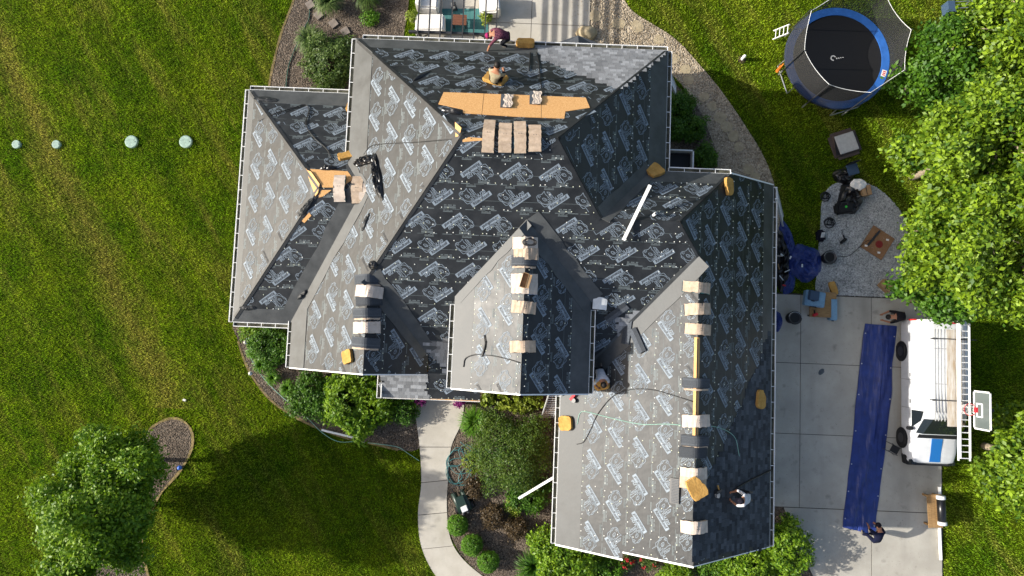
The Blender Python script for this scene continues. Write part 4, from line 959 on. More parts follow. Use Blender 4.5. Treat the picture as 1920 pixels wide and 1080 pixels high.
def crumple(name, label, cat, M4, rx, ry, amp, m, seed, n=18, rings=7, freq=3., group=None, sq=2.0, thick=.03, m2=None):
    rnd = random.Random(seed); V = [(0, 0, amp*.6)]; F = []; off = Vector((seed*3.1, seed*1.7, 0))
    for r in range(1, rings+1):
        for k in range(n):
            a = 2*math.pi*k/n; c, s_ = math.cos(a), math.sin(a); q = (abs(c)**sq+abs(s_)**sq)**(-1/sq); f = r/rings
            e = 1+.22*mnoise.noise(Vector((c*1.5, s_*1.5, seed))); x, y = rx*f*q*c*e, ry*f*q*s_*e
            h = amp*(1-f**3)*(.55+.9*abs(mnoise.noise(Vector((x*freq, y*freq, 0))+off)))+amp*.5*abs(mnoise.noise(Vector((x*freq*2.7, y*freq*2.7, 5))+off))*(1 if r < rings else .3)
            V.append((x, y, max(.012, h)+thick*.2))
    F += [(0, 1+k, 1+(k+1) % n) for k in range(n)]
    for r in range(rings-1): F += [(1+r*n+k, 1+(r+1)*n+k, 1+(r+1)*n+(k+1) % n, 1+r*n+(k+1) % n) for k in range(n)]
    k0 = len(V); V += [(V[1+(rings-1)*n+k][0], V[1+(rings-1)*n+k][1], -.01) for k in range(n)]
    F += [(1+(rings-1)*n+k, k0+k, k0+(k+1) % n, 1+(rings-1)*n+(k+1) % n) for k in range(n)]; F += [[k0+k for k in range(n-1, -1, -1)]]
    o = MB().add(V, F).build(name, M[m], smooth=False); place(o, None, M=M4); return tag(o, label, cat, group)
crumple('plastic_scrap', 'black crumpled plastic heap arching beside the left wing bundles', 'plastic', slope_frame(709, 332, .02, -1.25), 1.0, .2, .2, 'black_plastic', 3, n=30, rings=8, freq=7)
crumple('plastic_scrap', 'black plastic strip bunched below the torn foam pad of the left wing', 'plastic', slope_frame(684, 302, .02, .05), .62, .2, .2, 'black_plastic', 4, n=26, rings=8, freq=7)
crumple('plastic_scrap', 'small black plastic bunch at the top edge of the left wing boarding', 'plastic', slope_frame(615, 316, .02, .1), .34, .12, .12, 'black_plastic', 5, freq=5)
crumple('underlayment_flap', 'folded dark underlayment flap by the small bare board of the left wing', 'underlayment', slope_frame(575, 388, .02, .75), .5, .12, .1, 'underlay', 6, freq=4)
crumple('underlayment_flap', 'torn dark flap at the outer corner of the left wing hip', 'underlayment', slope_frame(465, 577, .02, .05), .32, .1, .06, 'underlay', 7)
crumple('underlayment_flap', 'torn dark flap lying over the valley near the left wing eave', 'underlayment', slope_frame(567, 552, .02, .8), .32, .08, .1, 'underlay', 8)
crumple('underlayment_flap', 'pale and black torn flap on the bright slope beside the left wing valley', 'underlayment', slope_frame(686, 418, .02, 1.05), .34, .09, .1, 'underlay', 9)
crumple('underlayment_flap', 'black underlayment scraps bunched at the peak of the small front gable', 'underlayment', slope_frame(700, 497, .02, 0), .24, .16, .14, 'black_plastic', 10)
crumple('underlayment_flap', 'rolled dark underlayment along the corner of the bare boarding near the main ridge', 'underlayment', slope_frame(845, 210, .02, -.3), .42, .1, .12, 'black_plastic', 11)
crumple('underlayment_flap', 'dark underlayment wrinkle at the west hip of the north slope', 'underlayment', slope_frame(790, 143, .02, .9), .4, .08, .05, 'underlay', 12)
crumple('underlayment_flap', 'dark flap of underlayment at the upper corner of the left wing', 'underlayment', slope_frame(500, 187, .02, -.1), .5, .14, .05, 'underlay', 14)
# loose shingles and strips in the shaded valley beside the garage slope
for i, (x, y, a, l) in enumerate([(1158, 588, .75, 'strip of loose shingles lying askew over an orange pad in the shaded valley'), (1180, 622, 1.45, 'loose shingle strip pointing down the shaded valley'), (1193, 640, -1.1, 'loose shingle strip crossing another at the foot of the shaded valley')]):
    t = thing('loose_shingle', l, 'shingle', M=slope_frame(x, y, .05+.02*i, a)); MB().box((0, .0, .006), (.95, .16, .012)).build('exposed_band', M['darkshingle3'], t); MB().box((0, .16, .007), (.95, .158, .01)).build('nailing_band', M['darkshingle1'], t)
t = thing('nail_gun', 'small dark roofing nailer with tan grip on the shaded garage shingles', 'nail gun', M=slope_frame(1342, 920, .03, .3))
MB().box((0, 0, .08), (.26, .09, .12)).build('body', M['dark_metal'], t); MB().lathe([(.09, 0), (.09, .1)], (-.08, -.12, .03), 12).build('magazine', M['steel'], t); MB().tube([(.05, .03, .08), (.05, .2, .06)], .03).build('grip', M['foam'], t)
t = thing('nail_gun', 'red and brass roofing nailer at the garage eave beside the ladder top', 'nail gun', M=slope_frame(1077, 744, .03, .9))
MB().box((0, 0, .08), (.3, .1, .13)).build('body', M['red'], t); MB().lathe([(.09, 0), (.09, .1)], (-.08, -.12, .03), 12).build('magazine', M['dark_metal'], t); MB().tube([(.05, .03, .08), (.05, .2, .06)], .03).build('grip', M['foam'], t)

# ------------------------------------------------------------------ plants
def leaves(name, C, size, m, parent, up=.6, ratio=.5, outward=None, droop=0):
    n = len(C); N_ = RNG.normal(0, 1, (n, 3)); N_[:, 2] = np.abs(N_[:, 2])+up
    if outward is not None: N_ += outward
    N_ /= np.linalg.norm(N_, axis=1, keepdims=True)
    A = np.cross(N_, RNG.normal(0, 1, (n, 3))); A /= np.linalg.norm(A, axis=1, keepdims=True); B = np.cross(N_, A)
    s = (size*RNG.uniform(.45, 1.45, (n, 1))); 
    V = np.stack([C-A*s*.5, C+B*s*ratio*.5+N_*s*.06, C+A*s*.5-N_*s*droop, C-B*s*ratio*.5+N_*s*.06], 1).reshape(-1, 3)
    V[:, 2] = np.maximum(V[:, 2], .012)
    return mesh_np(name, V, np.arange(4*n).reshape(-1, 4), m, parent)
def crown_pts(c, r, ncl, per, sig, lo=.45, zmin=None, lump=.25, flat=0):
    c = np.array(c, float); r = np.array(r, float); d = RNG.normal(0, 1, (ncl, 3)); d /= np.linalg.norm(d, axis=1, keepdims=True)
    ph = RNG.uniform(0, 6.28, 6)
    lmp = 1+lump*(np.sin(3*d[:, 0]*1.7+ph[0])*np.sin(3*d[:, 1]+ph[1])+.6*np.sin(6*d[:, 2]+ph[2])*np.sin(5*d[:, 0]+ph[3]))
    rad = (lo+(1-lo)*RNG.uniform(0, 1, ncl)**.6)*lmp
    P = c+d*rad[:, None]*r
    Q = np.repeat(P, per, 0)+RNG.normal(0, 1, (ncl*per, 3))*sig*np.array([1, 1, .6])
    out = np.repeat(d, per, 0)
    if zmin is not None: k = Q[:, 2] > zmin; Q, out = Q[k], out[k]
    return Q, out
def tree(name, label, base, h, c, r, ncl, per, size, m, bark='bark', sig=.28, trunk_r=.14, group=None, lean=(0, 0), lo=.4, mats2=None):
    t = thing(name, label, 'tree', (base[0], base[1], 0), 0, group); b = MB(); c = Vector(c)-Vector((base[0], base[1], 0)); rnd = random.Random(int(base[0]*50))
    top = Vector((c.x, c.y, c.z+r[2]*.5)); P = [Vector((0, 0, -.05)), Vector((c.x*.15, c.y*.15, c.z*.35)), Vector((c.x*.6, c.y*.6, c.z*.75)), top]
    P = smooth_path(P, 4); k = len(P); b.tube(P, [trunk_r*(1.25-1.05*i/(k-1)) for i in range(k)], 8); b.build('trunk', M[bark], t, True)
    for i in range(9):
        a = i*2.4+rnd.random(); z0 = c.z-r[2]*.5+r[2]*.9*i/9; f = rnd.uniform(.6, .9); s0 = Vector((c.x*min(1, z0/max(c.z, .1)), c.y*min(1, z0/max(c.z, .1)), z0))
        e = c+Vector((math.cos(a)*r[0]*f, math.sin(a)*r[1]*f, (z0-c.z)*.5+r[2]*.25)); mid = s0.lerp(e, .5)+Vector((0, 0, .15*r[2]))
        L = smooth_path([s0, mid, e], 4); kk = len(L); MB().tube(L, [trunk_r*.5*(1-.8*j/(kk-1)) for j in range(kk)], 6).build('limb', M[bark], t, True)
    K = max(12, int(9*(r[0]*r[1])**.5*1.3+8)); d = RNG.normal(0, 1, (K, 3)); d /= np.linalg.norm(d, axis=1, keepdims=True)
    big = np.array(tuple(c))+d*np.array(r)*np.where(RNG.uniform(0, 1, (K, 1)) < .16, 1.2, RNG.uniform(.5, 1.0, (K, 1))); rb = .36*np.array(r)*RNG.uniform(.6, 1.15, (K, 1)); w3 = RNG.integers(0, K, ncl)
    e = RNG.normal(0, 1, (ncl, 3)); e /= np.linalg.norm(e, axis=1, keepdims=True); e[:, 2] = np.where(RNG.uniform(0, 1, ncl) < .7, np.abs(e[:, 2]), e[:, 2])
    cl = big[w3]+e*rb[w3]*RNG.uniform(.55, 1.0, (ncl, 1)); Q = np.repeat(cl, per, 0)+RNG.normal(0, 1, (ncl*per, 3))*sig*np.array([1, 1, .7]); out = np.repeat(e, per, 0)
    core, oc = crown_pts(tuple(c), tuple(np.array(r)*.78), ncl//(2 if size < .16 else 9), per, sig*1.3, .2); Q = np.concatenate([Q, core]); out = np.concatenate([out, oc])
    o = leaves('crown', Q, size, M[m], t, .15, .55, out*.55)
    return t
def shrub(px, py, r_px, h, m, label, cat='shrub', size=.09, n=2600, name='shrub', ratio=.5, asp=1., sig=.07, group=None, lo=.55):
    n = int(n*1.9); zc = h*.5; c = U(px, py, zc); rr = r_px*(CAM_H-zc)/FOC
    t = thing(name, label, cat, (c.x, c.y, 0), 0, group); rnd = random.Random(px); b = MB()
    for i in range(5):
        a = i*1.26+rnd.random(); b = MB().tube([(0.02*math.cos(a), .02*math.sin(a), -.03), (rr*.3*math.cos(a), rr*.3*math.sin(a), h*.45), (rr*.6*math.cos(a), rr*.6*math.sin(a), h*.75)], [.022, .015, .006], 5); b.build('stem', M['bark'], t)
    per = 14; Q, out = crown_pts((0, 0, zc), (rr*.95, rr*asp*.95, h*.52), n//per, per, sig, lo, .02, .03 if name == 'boxwood_ball' else .25)
    leaves('foliage', Q, size, M[m], t, .25, ratio, out*.8); return t
def grass_clump(px, py, r_px, h, label, m='leaf_grass', n=420, wd=.012, name='ornamental_grass', cat='grass clump', group=None):
    c = U(px, py, h*.4); rr = r_px*(CAM_H-h*.4)/FOC; t = thing(name, label, cat, (c.x, c.y, 0), 0, group)
    V = []; F = []; rnd = random.Random(px+py)
    for i in range(n):
        a = rnd.uniform(0, 6.283); l = rr*rnd.uniform(.5, 1.1); hh = h*rnd.uniform(.6, 1.1); d = Vector((math.cos(a), math.sin(a), 0)); p = Vector((-d.y, d.x, 0))*wd*rnd.uniform(.6, 1.4)
        b0 = d*rr*.12*rnd.random(); pts = [b0, b0+d*l*.3+Vector((0, 0, hh*.75)), b0+d*l*.7+Vector((0, 0, hh*.95)), b0+d*l+Vector((0, 0, hh*.55))]; k = len(V)
        V += [pts[0]-p, pts[0]+p, pts[1]-p, pts[1]+p, pts[2]-p*.8, pts[2]+p*.8, pts[3], pts[3]+p*.1]; F += [(k, k+1, k+3, k+2), (k+2, k+3, k+5, k+4), (k+4, k+5, k+7, k+6)]
    mesh_np('blades', [tuple(v) for v in V], F, M[m], t)
    MB().lathe([(rr*.12, -.02), (rr*.14, .04), (.02, h*.2)], (0, 0, 0), 10).build('crown_base', M['soil'], t)
    return t
def T(px, py, z): v = U(px, py, z); return (v.x, v.y, v.z)
# two trees in the island bed of the front lawn
b1 = U(300, 862); tree('maple_tree', 'small bright green maple beside the bare end of the island bed', (b1.x, b1.y), 4.9, T(222, 880, 3.2), (1.4, 1.2, 1.6), 420, 90, .14, 'leaf_bright', sig=.17, trunk_r=.08)
b2 = U(258, 945); tree('maple_tree', 'larger dark green maple in the lower island bed', (b2.x, b2.y), 5.4, T(178, 985, 3.5), (1.8, 1.7, 2.0), 700, 92, .14, 'leaf_bright', sig=.19, trunk_r=.1)
# the row of large trees along the right side
for (px, py, z, r, ncl, lab, m) in [
    (1900, 58, 5.0, (1.55, 1.6, 1.8), 460, 'yellow-green leafy tree beyond the trampoline by the grey wire crate', 'leaf_maple'),
    (1758, 125, 3.0, (1.0, 1.3, 1.5), 260, 'low dark leafy tree with a pale trunk touching the trampoline shadow', 'leaf_deep'),
    (1868, 265, 5.8, (2.45, 2.3, 2.3), 860, 'broad bright leafy tree between the trampoline and the gravel pad', 'leaf_maple'),
    (1812, 432, 5.0, (2.3, 2.2, 2.2), 860, 'large leafy tree overhanging the grey gravel pad', 'leaf_maple'),
    (1915, 480, 5.8, (1.5, 1.9, 2.2), 480, 'tall leafy tree behind the one overhanging the gravel pad', 'leaf_maple'),
    (1786, 556, 3.4, (1.45, .62, 1.2), 300, 'small leafy tree over the rear end of the white van', 'leaf_deep'),
    (1928, 862, 3.0, (1.0, 1.75, 1.5), 380, 'leafy tree beside the basketball hoop', 'leaf_maple')]:
    c = U(px, py, z); tree('shade_tree', lab, (c.x+.35, c.y+.1), z+r[2], c, r, int(ncl*.62), 84, .18, m, 'bark_pale', sig=.21, trunk_r=.13, lo=.3, group='trees along the right side')
# shrubs
shrub(622, 118, 58, 1.6, 'leaf_olive', 'big olive shrub in the back bed beside the corner of the roof', n=6500, size=.11)
grass_clump(585, 78, 33, .9, 'pale ornamental grass clump leaning on the big olive shrub')
grass_clump(617, 6, 30, .9, 'pale ornamental grass clump beside the square pavers')
grass_clump(690, -4, 30, .8, 'grassy clump at the patio side of the back bed', 'leaf_olive')
shrub(694, 33, 17, .4, 'leaf_box', 'small fresh green plant alone in the back bed mulch', n=700, size=.08)
shrub(600, 180, 22, .6, 'leaf_olive', 'low shrub at the foot of the big olive shrub by the wing eave', n=900)
shrub(512, 648, 42, 1.0, 'leaf_deep', 'dense green shrub under the eave of the lower left wing', n=3600, size=.11)
shrub(470, 622, 22, .5, 'leaf_bright', 'low bright shrub at the outer corner below the lower left wing', n=900)
shrub(585, 742, 46, 1.0, 'leaf_deep', 'mid green shrub beside the big bright shrub under the small front gable', n=3600, size=.11)
shrub(668, 752, 68, 1.4, 'leaf_bright', 'big bright green shrub under the small front gable', n=7500, size=.14)
shrub(758, 768, 28, .8, 'leaf_deep', 'dark shrub between the shingled porch roof and the front walk', n=1700)
for i, (x, y, l) in enumerate([(478, 658, 'spiky green plant at the lawn edge under the left wing, first of four'), (490, 684, 'spiky green plant at the lawn edge, second from the left wing'), (512, 708, 'spiky green plant at the lawn edge, third from the left wing'), (540, 728, 'spiky green plant at the lawn edge beside the mid green shrub'), (560, 762, 'spiky green plant at the lawn edge nearest the white downspout')]):
    grass_clump(x, y, 17, .4, l, 'leaf_box', 220, .014, 'spiky_plant', 'plant', 'spiky plants along the front bed')
grass_clump(890, 788, 30, .6, 'dark grassy plant at the corner of the walk and the porch', 'leaf_box', 420)
grass_clump(885, 800, 22, .5, 'arching green grass plant along the walk below the porch corner', 'leaf_box', 260)
shrub(958, 850, 78, 2.0, 'leaf_yew', 'large dark yew shrub between the walk and the garage', n=13000, size=.10, ratio=.3, sig=.09)
shrub(990, 925, 44, .7, 'leaf_deep', 'light spreading shrub under the leaning downspout', n=3000, size=.1, asp=.8)
shrub(962, 950, 16, .4, 'leaf_lime', 'small yellowish plant below the leaning downspout', n=500)
shrub(888, 870, 20, .5, 'leaf_lime', 'thin yellow-green plant behind the teal hose coil', n=420)
for i, (x, y, r) in enumerate([(858, 985, 19), (885, 1022, 20), (915, 1053, 20)]):
    shrub(x, y, r, .8, 'leaf_box', ['clipped round boxwood ball beside the machine on the mulch', 'clipped round boxwood ball between two others', 'clipped round boxwood ball farthest from the machine on the mulch'][i], 'boxwood', .045, 5200, 'boxwood_ball', .6, sig=.03, group='boxwood balls', lo=.8)
for i, (x, y, r) in enumerate([(890, 915, 19), (925, 970, 22), (968, 990, 19)]):
    shrub(x, y, r, .6, 'leaf_brown', ['brown-leaved barberry beside the teal hose coil', 'brown-leaved barberry, largest of the three', 'brown-leaved barberry nearest the garage eave'][i], 'barberry', .07, 1900, 'barberry', .6, group='brown barberries')
for i, (x, y, r) in enumerate([(915, 748, 15), (938, 752, 17), (962, 756, 18), (985, 760, 17), (1006, 752, 14)]):
    shrub(x, y, r, .4, 'leaf_lime', 'lime green broad-leaved hosta in the row under the middle gable', 'hosta', .17, 200, 'hosta', .7, group='hostas under the middle gable', sig=.05)
shrub(1055, 1035, 62, 1.3, 'leaf_bright', 'bright green shrub at the lower left corner of the garage', n=6000, size=.13)
grass_clump(1000, 1062, 34, .6, 'dark spiky clump beside the bright shrub at the garage corner', 'leaf_deep', 360, .016)
shrub(1130, 1072, 40, .8, 'leaf_box', 'green shrub under the step of the garage rake', n=2600)
for x, y, l in ((1172, 1050, 'red flowering rose bush under the step of the garage rake'), (1215, 1048, 'red flowering rose bush beside the one under the garage step')):
    t = shrub(x, y, 20, .6, 'leaf_olive', l, 'rose bush', .07, 900, 'rose_bush')
    Q, out = crown_pts((0, 0, .4), (.42, .4, .25), 16, 16, .035, .7); leaves('flowers', Q, .06, M['flower_red'], t, .4, .8, out)['kind'] = 'stuff'
shrub(1270, 1082, 34, .7, 'leaf_bright', 'green shrub below the gable end of the garage roof', n=2200)
shrub(1400, 1060, 62, 1.3, 'leaf_bright', 'wide bright shrub below the dark shingled garage slope', n=5200, size=.13, asp=.7)
shrub(1475, 1030, 46, 1.5, 'leaf_bright', 'bright leafy shrub at the driveway corner', n=3800, size=.13, asp=1.2)
shrub(1340, 1070, 34, .8, 'leaf_deep', 'mid green shrub between the garage gable end and the wide bright shrub', n=2000)
for i, (x, y, r, l) in enumerate([(1275, 196, 26, 'dark shrub beside the east eave under the leaning short ladder'), (1300, 240, 26, 'dark rounded shrub in the middle of the east bed by the gravel path'), (1322, 295, 24, 'dark rounded shrub beside the white-framed bay'), (1268, 240, 24, 'dark shrub hidden close to the east wall')]):
    shrub(x, y, r, .9, 'leaf_deep', l, n=1900, size=.1)
def pot(px, py, m, label, r=.2, h=.35, lr=.26, fl=None, z0=.035):
    c = U(px, py, h); t = thing('potted_plant', label, 'potted plant', (c.x, c.y, z0))
    MB().lathe([(r*.7, 0), (r, h), (r*.9, h), (r*.85, h-.04)], n=16).build('pot', M['pot'], t, False); MB().lathe([(r*.84, h-.08), (r*.84, h-.05)], n=14).build('soil', M['soil'], t)
    Q, out = crown_pts((0, 0, h+.08), (lr, lr, .16), 40, 14, .05, .5, h*.8); leaves('foliage', Q, .09, M[m], t, .5, .6, out)
pot(773, 32, 'leaf_lime', 'lime green potted plant beside the white covered sofa'); pot(911, 34, 'leaf_lime', 'lime green potted plant behind the worker in the plaid shirt')
pot(862, 752, 'flower_purple', 'purple flowering pot at the porch corner touching the walk', lr=.22); pot(790, 749, 'flower_purple', 'purple flowering pot half under the shingled porch roof', lr=.2)

# ------------------------------------------------------------------ white van with ladder
def make_van():
    x0 = U(1689, 700, .45).x; yf, yr = U(1740, 868, .6).y, U(1745, 600, 1.2).y; W = 1.98
    t = thing('parked_van', 'long white work van with a blue hood stripe parked under the tree', 'van', (x0+W/2+.04, (yf+yr)/2, .035)); L = yr-yf; h = L/2
    # sections from the front (-y): y, half width, [sill, belt, shoulder, roof] heights and roof half width
    secs = [(-h, .80, .35, .62, .80, .86, .62), (-h+.10, .93, .28, .78, .98, 1.03, .74), (-h+.5, .98, .25, .92, 1.08, 1.13, .80), (-h+1.12, .99, .25, 1.02, 1.18, 1.23, .84),
            (-h+1.32, .99, .25, 1.05, 1.30, 1.38, .82), (-h+1.95, .99, .25, 1.10, 1.78, 1.98, .74), (-h+2.3, .99, .25, 1.10, 1.90, 2.10, .78), (-h+3.2, .99, .25, 1.10, 1.92, 2.14, .80),
            (h-.6, .99, .25, 1.10, 1.92, 2.14, .80), (h-.12, .98, .25, 1.10, 1.90, 2.11, .79), (h, .95, .35, 1.08, 1.84, 2.02, .74)]
    b = MB(); V = []; nprof = 10
    for (y, hw, z0, z1, z2, z3, rw) in secs:
        half = [(hw*.94, z0), (hw, z0+.15), (hw, z1), (hw*.5+rw*.5, z2), (rw*.86, z3)]
        V += [(-x, y, z) for x, z in half]+[(x, y, z) for x, z in reversed(half)]
    F = []
    for i in range(len(secs)-1):
        for k in range(nprof): F.append((i*nprof+k, i*nprof+(k+1) % nprof, (i+1)*nprof+(k+1) % nprof, (i+1)*nprof+k))
    F += [list(range(nprof-1, -1, -1)), [(len(secs)-1)*nprof+k for k in range(nprof)]]
    b.add(V, [f[::-1] for f in F]); o = b.build('body', M['van_white'], t, True)
    m = o.modifiers.new('edge', 'BEVEL'); m.width = .04; m.segments = 2; m.limit_method = 'ANGLE'; m.angle_limit = R_(25)
    def quad(name, pts, m, th=.012):
        P = [Vector(p) for p in pts]; n = (P[1]-P[0]).cross(P[2]-P[0]).normalized(); 
        if n.z < 0 and abs(n.z) > .05: n = -n
        return MB().add([p-n*.01 for p in P]+[p+n*th for p in P], [(3, 2, 1, 0), (4, 5, 6, 7), (0, 1, 5, 4), (1, 2, 6, 5), (2, 3, 7, 6), (3, 0, 4, 7)]).build(name, M[m], t)
    # windscreen between sections 4 and 5
    y4, y5 = -h+1.30, -h+1.95
    MB().add([(-.95, y4+.03, 1.345), (-.70, y4, 1.425), (.70, y4, 1.425), (.95, y4+.03, 1.345), (-.90, y5, 1.84), (-.63, y5, 2.02), (.63, y5, 2.02), (.90, y5, 1.84), (-.88, y4+.05, 1.27), (.88, y4+.05, 1.27), (-.85, y5, 1.7), (.85, y5, 1.7)],
             [(0, 1, 5, 4), (1, 2, 6, 5), (2, 3, 7, 6), (0, 4, 10, 8), (3, 9, 11, 7), (0, 8, 9, 3, 2, 1), (4, 5, 6, 7, 11, 10)]).build('windscreen', M['glass'], t)
    quad('wiper_cowl', [(-.82, -h+1.12, 1.225), (.82, -h+1.12, 1.225), (.80, -h+1.27, 1.33), (-.80, -h+1.27, 1.33)], 'black_rubber', .02)
    st = quad('hood_stripe', [(-.22, -h+.12, 1.03), (.22, -h+.12, 1.03), (.22, -h+1.10, 1.235), (-.22, -h+1.10, 1.235)], 'van_stripe', .025)
    st['label'] = 'broad blue stripe down the hood'
    MB().add([(-.95, -h-.06, .3), (.95, -h-.06, .3), (.98, -h+.35, .3), (-.98, -h+.35, .3), (-.9, -h-.10, .66), (.9, -h-.10, .66), (1.0, -h+.3, .7), (-1.0, -h+.3, .7)], [(3, 2, 1, 0), (4, 5, 6, 7), (0, 1, 5, 4), (1, 2, 6, 5), (2, 3, 7, 6), (3, 0, 4, 7)]).build('bumper', M['black_rubber'], t, bevel=.03)
    MB().box((0, -h+.02, .84), (1.3, .08, .18)).build('grille', M['dark_metal'], t)
    for s in (-1, 1):
        MB().box((s*.80, -h+.08, .86), (.26, .22, .2)).build('headlight', M['glass'], t, bevel=.03)
        q = MB().add([(s*.993, -h+1.55, 1.16), (s*.993, -h+2.25, 1.16), (s*.885, -h+2.25, 1.80), (s*.915, -h+1.85, 1.62)], [(0, 1, 2, 3)] if s > 0 else [(3, 2, 1, 0)]); q.add([(s*1.005, -h+1.55, 1.15), (s*1.005, -h+2.25, 1.15), (s*.90, -h+2.25, 1.82), (s*.93, -h+1.85, 1.64)], [(0, 1, 2, 3)] if s > 0 else [(3, 2, 1, 0)]); q.build('side_window', M['glass'], t)
        mr = MB().box((s*1.14, -h+1.5, 1.25), (.2, .14, .26)).build('mirror', M['black_rubber'], t, bevel=.03); MB().tube([(s*.98, -h+1.5, 1.2), (s*1.08, -h+1.5, 1.22)], .03).build('mirror_arm', M['black_rubber'], mr)
        for yy in (-h+1.0, h-1.35):
            w_ = bpy.data.objects.new('wheel', None); COL.objects.link(w_); w_.parent = t; w_.location = (s*.90, yy, .36)
            Mx = Matrix.Rotation(math.pi/2, 4, 'Y'); MB().lathe([(.2, -.12), (.33, -.13), (.37, -.09), (.37, .09), (.33, .13), (.2, .12)], n=24, M=Mx).build('tyre', M['black_rubber'], w_, True); MB().lathe([(.05, -.125), (.22, -.12), (.22, .12), (.05, .125)], n=16, M=Mx).build('rim', M['dark_metal'], w_)
            MB().lathe([(.40, -.02), (.44, -.02), (.44, .02), (.40, .02)], (0, 0, 0), 24, M=Matrix.Translation((s*.985, yy, .40)) @ Mx).build('wheel_arch', M['black_rubber'], t)
        MB().box((s*.97, h-.02, 1.2), (.1, .06, .4)).build('tail_light', M['red_light'], t)
        for yy in (-h+2.6, -h+3.7): MB().box((s*1.0, yy, 1.05), (.03, .16, .04)).build('door_handle', M['dark_metal'], t)
        for yy in (-h+2.32, -h+3.5): MB().box((s*.991, yy, .95), (.006, .012, 1.1)).build('door_seam', M['dark_metal'], t)
    for x in (-.62, -.5, -.38, -.24, .58): MB().box((x, .75, 2.142), (.035, 3.7, .014)).build('roof_rib', M['fire_lid'], t)
    for yy in (-h+2.28, -h+3.4, h-1.2): MB().box((0, yy, 2.143), (1.3, .014, .006)).build('roof_seam', M['dark_metal'], t)
    for x, wd in ((.34, .26), (.02, .34)): MB().box((x, .65, 2.148), (wd, 3.9, .01)).build('roof_plank', M['van_dirt'], t)
    MB().box((.1, h-.14, 2.14), (.26, .06, .03)).build('brake_light', M['red_light'], t)
    for yy in (h-.8, -h+2.75):
        rk = MB().tube([(-.78, yy, 2.02), (-.70, yy, 2.24), (1.0, yy, 2.24), (1.0, yy, 2.14)], .022).build('rack_bar', M['dark_metal'], t)
        for x in (-.70, .78): MB().box((x, yy, 2.16), (.06, .07, .12)).build('rack_foot', M['dark_metal'], rk)
    for s in (-1,): MB().tube([(-.6, h+.05, 1.9), (-.75, h+.35, 2.1), (-.2, h+.3, 2.1)], .02).build('rear_rack', M['steel'], t)
    return t, x0, yf, yr
van, vx, vyf, vyr = make_van()
def ladder(label, p, q, wd, n, m='aluminium', up=(0, 0, 1), rung=.016, rail=(.03, .075), sections=1, shift=None):
    p, q = Vector(p), Vector(q); x = (q-p); L = x.length; x.normalize(); z = Vector(up); y = z.cross(x).normalized(); z = x.cross(y)
    t = thing('ladder', label, 'ladder', M=Matrix(((x.x, y.x, z.x, p.x), (x.y, y.y, z.y, p.y), (x.z, y.z, z.z, p.z), (0, 0, 0, 1))))
    for k in range(sections):
        zo = .07*k; w_ = wd-.07*k
        for s in (-1, 1): MB().box((L/2+(.25 if k else 0)*0, s*w_/2, zo), (L if not k else L*.96, rail[0], rail[1])).build('rail', M[m], t)
        for i in range(n): MB().tube([((i+.6)*L/n, -w_/2, zo), ((i+.6)*L/n, w_/2, zo)], rung, 6).build('rung', M[m], t)
    return t
a, b_ = U(1806, 602, 2.36), U(1808, 864, 2.36)
ladder('long white extension ladder strapped on the rack of the van', a, b_, .46, 22, 'white_metal', sections=2)
a, b_ = U(1024, 783, .3), U(1052, 727, 4.0)
ladder('aluminium ladder leaning up to the middle gable over the hostas', U(1026, 784, .05), U(1044, 732, 3.6), .52, 13, 'aluminium', (0, 1, .5), .02, (.035, .09))
ladder('short ladder leaning on the east eave of the main roof', U(1268, 172, .1), U(1256, 145, 4.3), .42, 14, 'aluminium', (1, 0, .4))
ladder('ladder leaning on the garage east eave above the blue tarp heap', U(1468, 415, .1), U(1455, 362, 3.6), .45, 13, 'aluminium', (1, 0, .4))
# basketball hoop behind the van
bx = U(1828, 768, 2.9).x; by = U(1828, 768, 2.9).y
t = thing('basketball_hoop', 'basketball hoop with a white-framed clear backboard standing beside the van', 'basketball hoop', (bx+.75, by, 0))
MB().box((-.75, 0, 3.36), (.04, 1.42, .92)).build('backboard', M['board_glass'], t)
bf = MB()
for (y, z, sy, sz) in ((0, 3.82, 1.5, .06), (0, 2.9, 1.5, .06), (-.72, 3.36, .06, .98), (.72, 3.36, .06, .98), (0, 3.36, .5, .05), (0, 3.06, .5, .05), (-.25, 3.2, .05, .35), (.25, 3.2, .05, .35)): bf.box((-.78, y, z), (.03, sy, sz))
bf.build('backboard_frame', M['white_metal'], t)
MB().tube([(-1.04+.23*math.cos(i*.2618), .23*math.sin(i*.2618), 3.05) for i in range(25)], .014, 6).build('rim', M['red'], t)
nt_ = MB()
for i in range(12):
    a0 = i*math.pi/6; a1 = a0+.4; nt_.tube([(-1.04+.23*math.cos(a0), .23*math.sin(a0), 3.04), (-1.04+.14*math.cos(a1), .14*math.sin(a1), 2.65)], .006, 4); nt_.tube([(-1.04+.23*math.cos(a0), .23*math.sin(a0), 3.04), (-1.04+.14*math.cos(a0-.4), .14*math.sin(a0-.4), 2.65)], .006, 4)
nt_.build('hoop_net', M['cloth_white'], t)['kind'] = 'stuff'
MB().box((-.80, 0, 3.05), (.12, .2, .12)).build('rim_bracket', M['red'], t); MB().tube([(0, 0, 0), (0, 0, 2.6), (-.12, 0, 3.0)], .055, 10).build('pole', M['dark_metal'], t)
for s in (-1, 1): MB().tube([(-.05, s*.06, 2.5), (-.73, s*.12, 3.4)], .022).build('arm', M['steel'], t)
MB().box((.2, 0, .08), (1.0, .7, .16)).build('base', M['dark_metal'], t, bevel=.04)

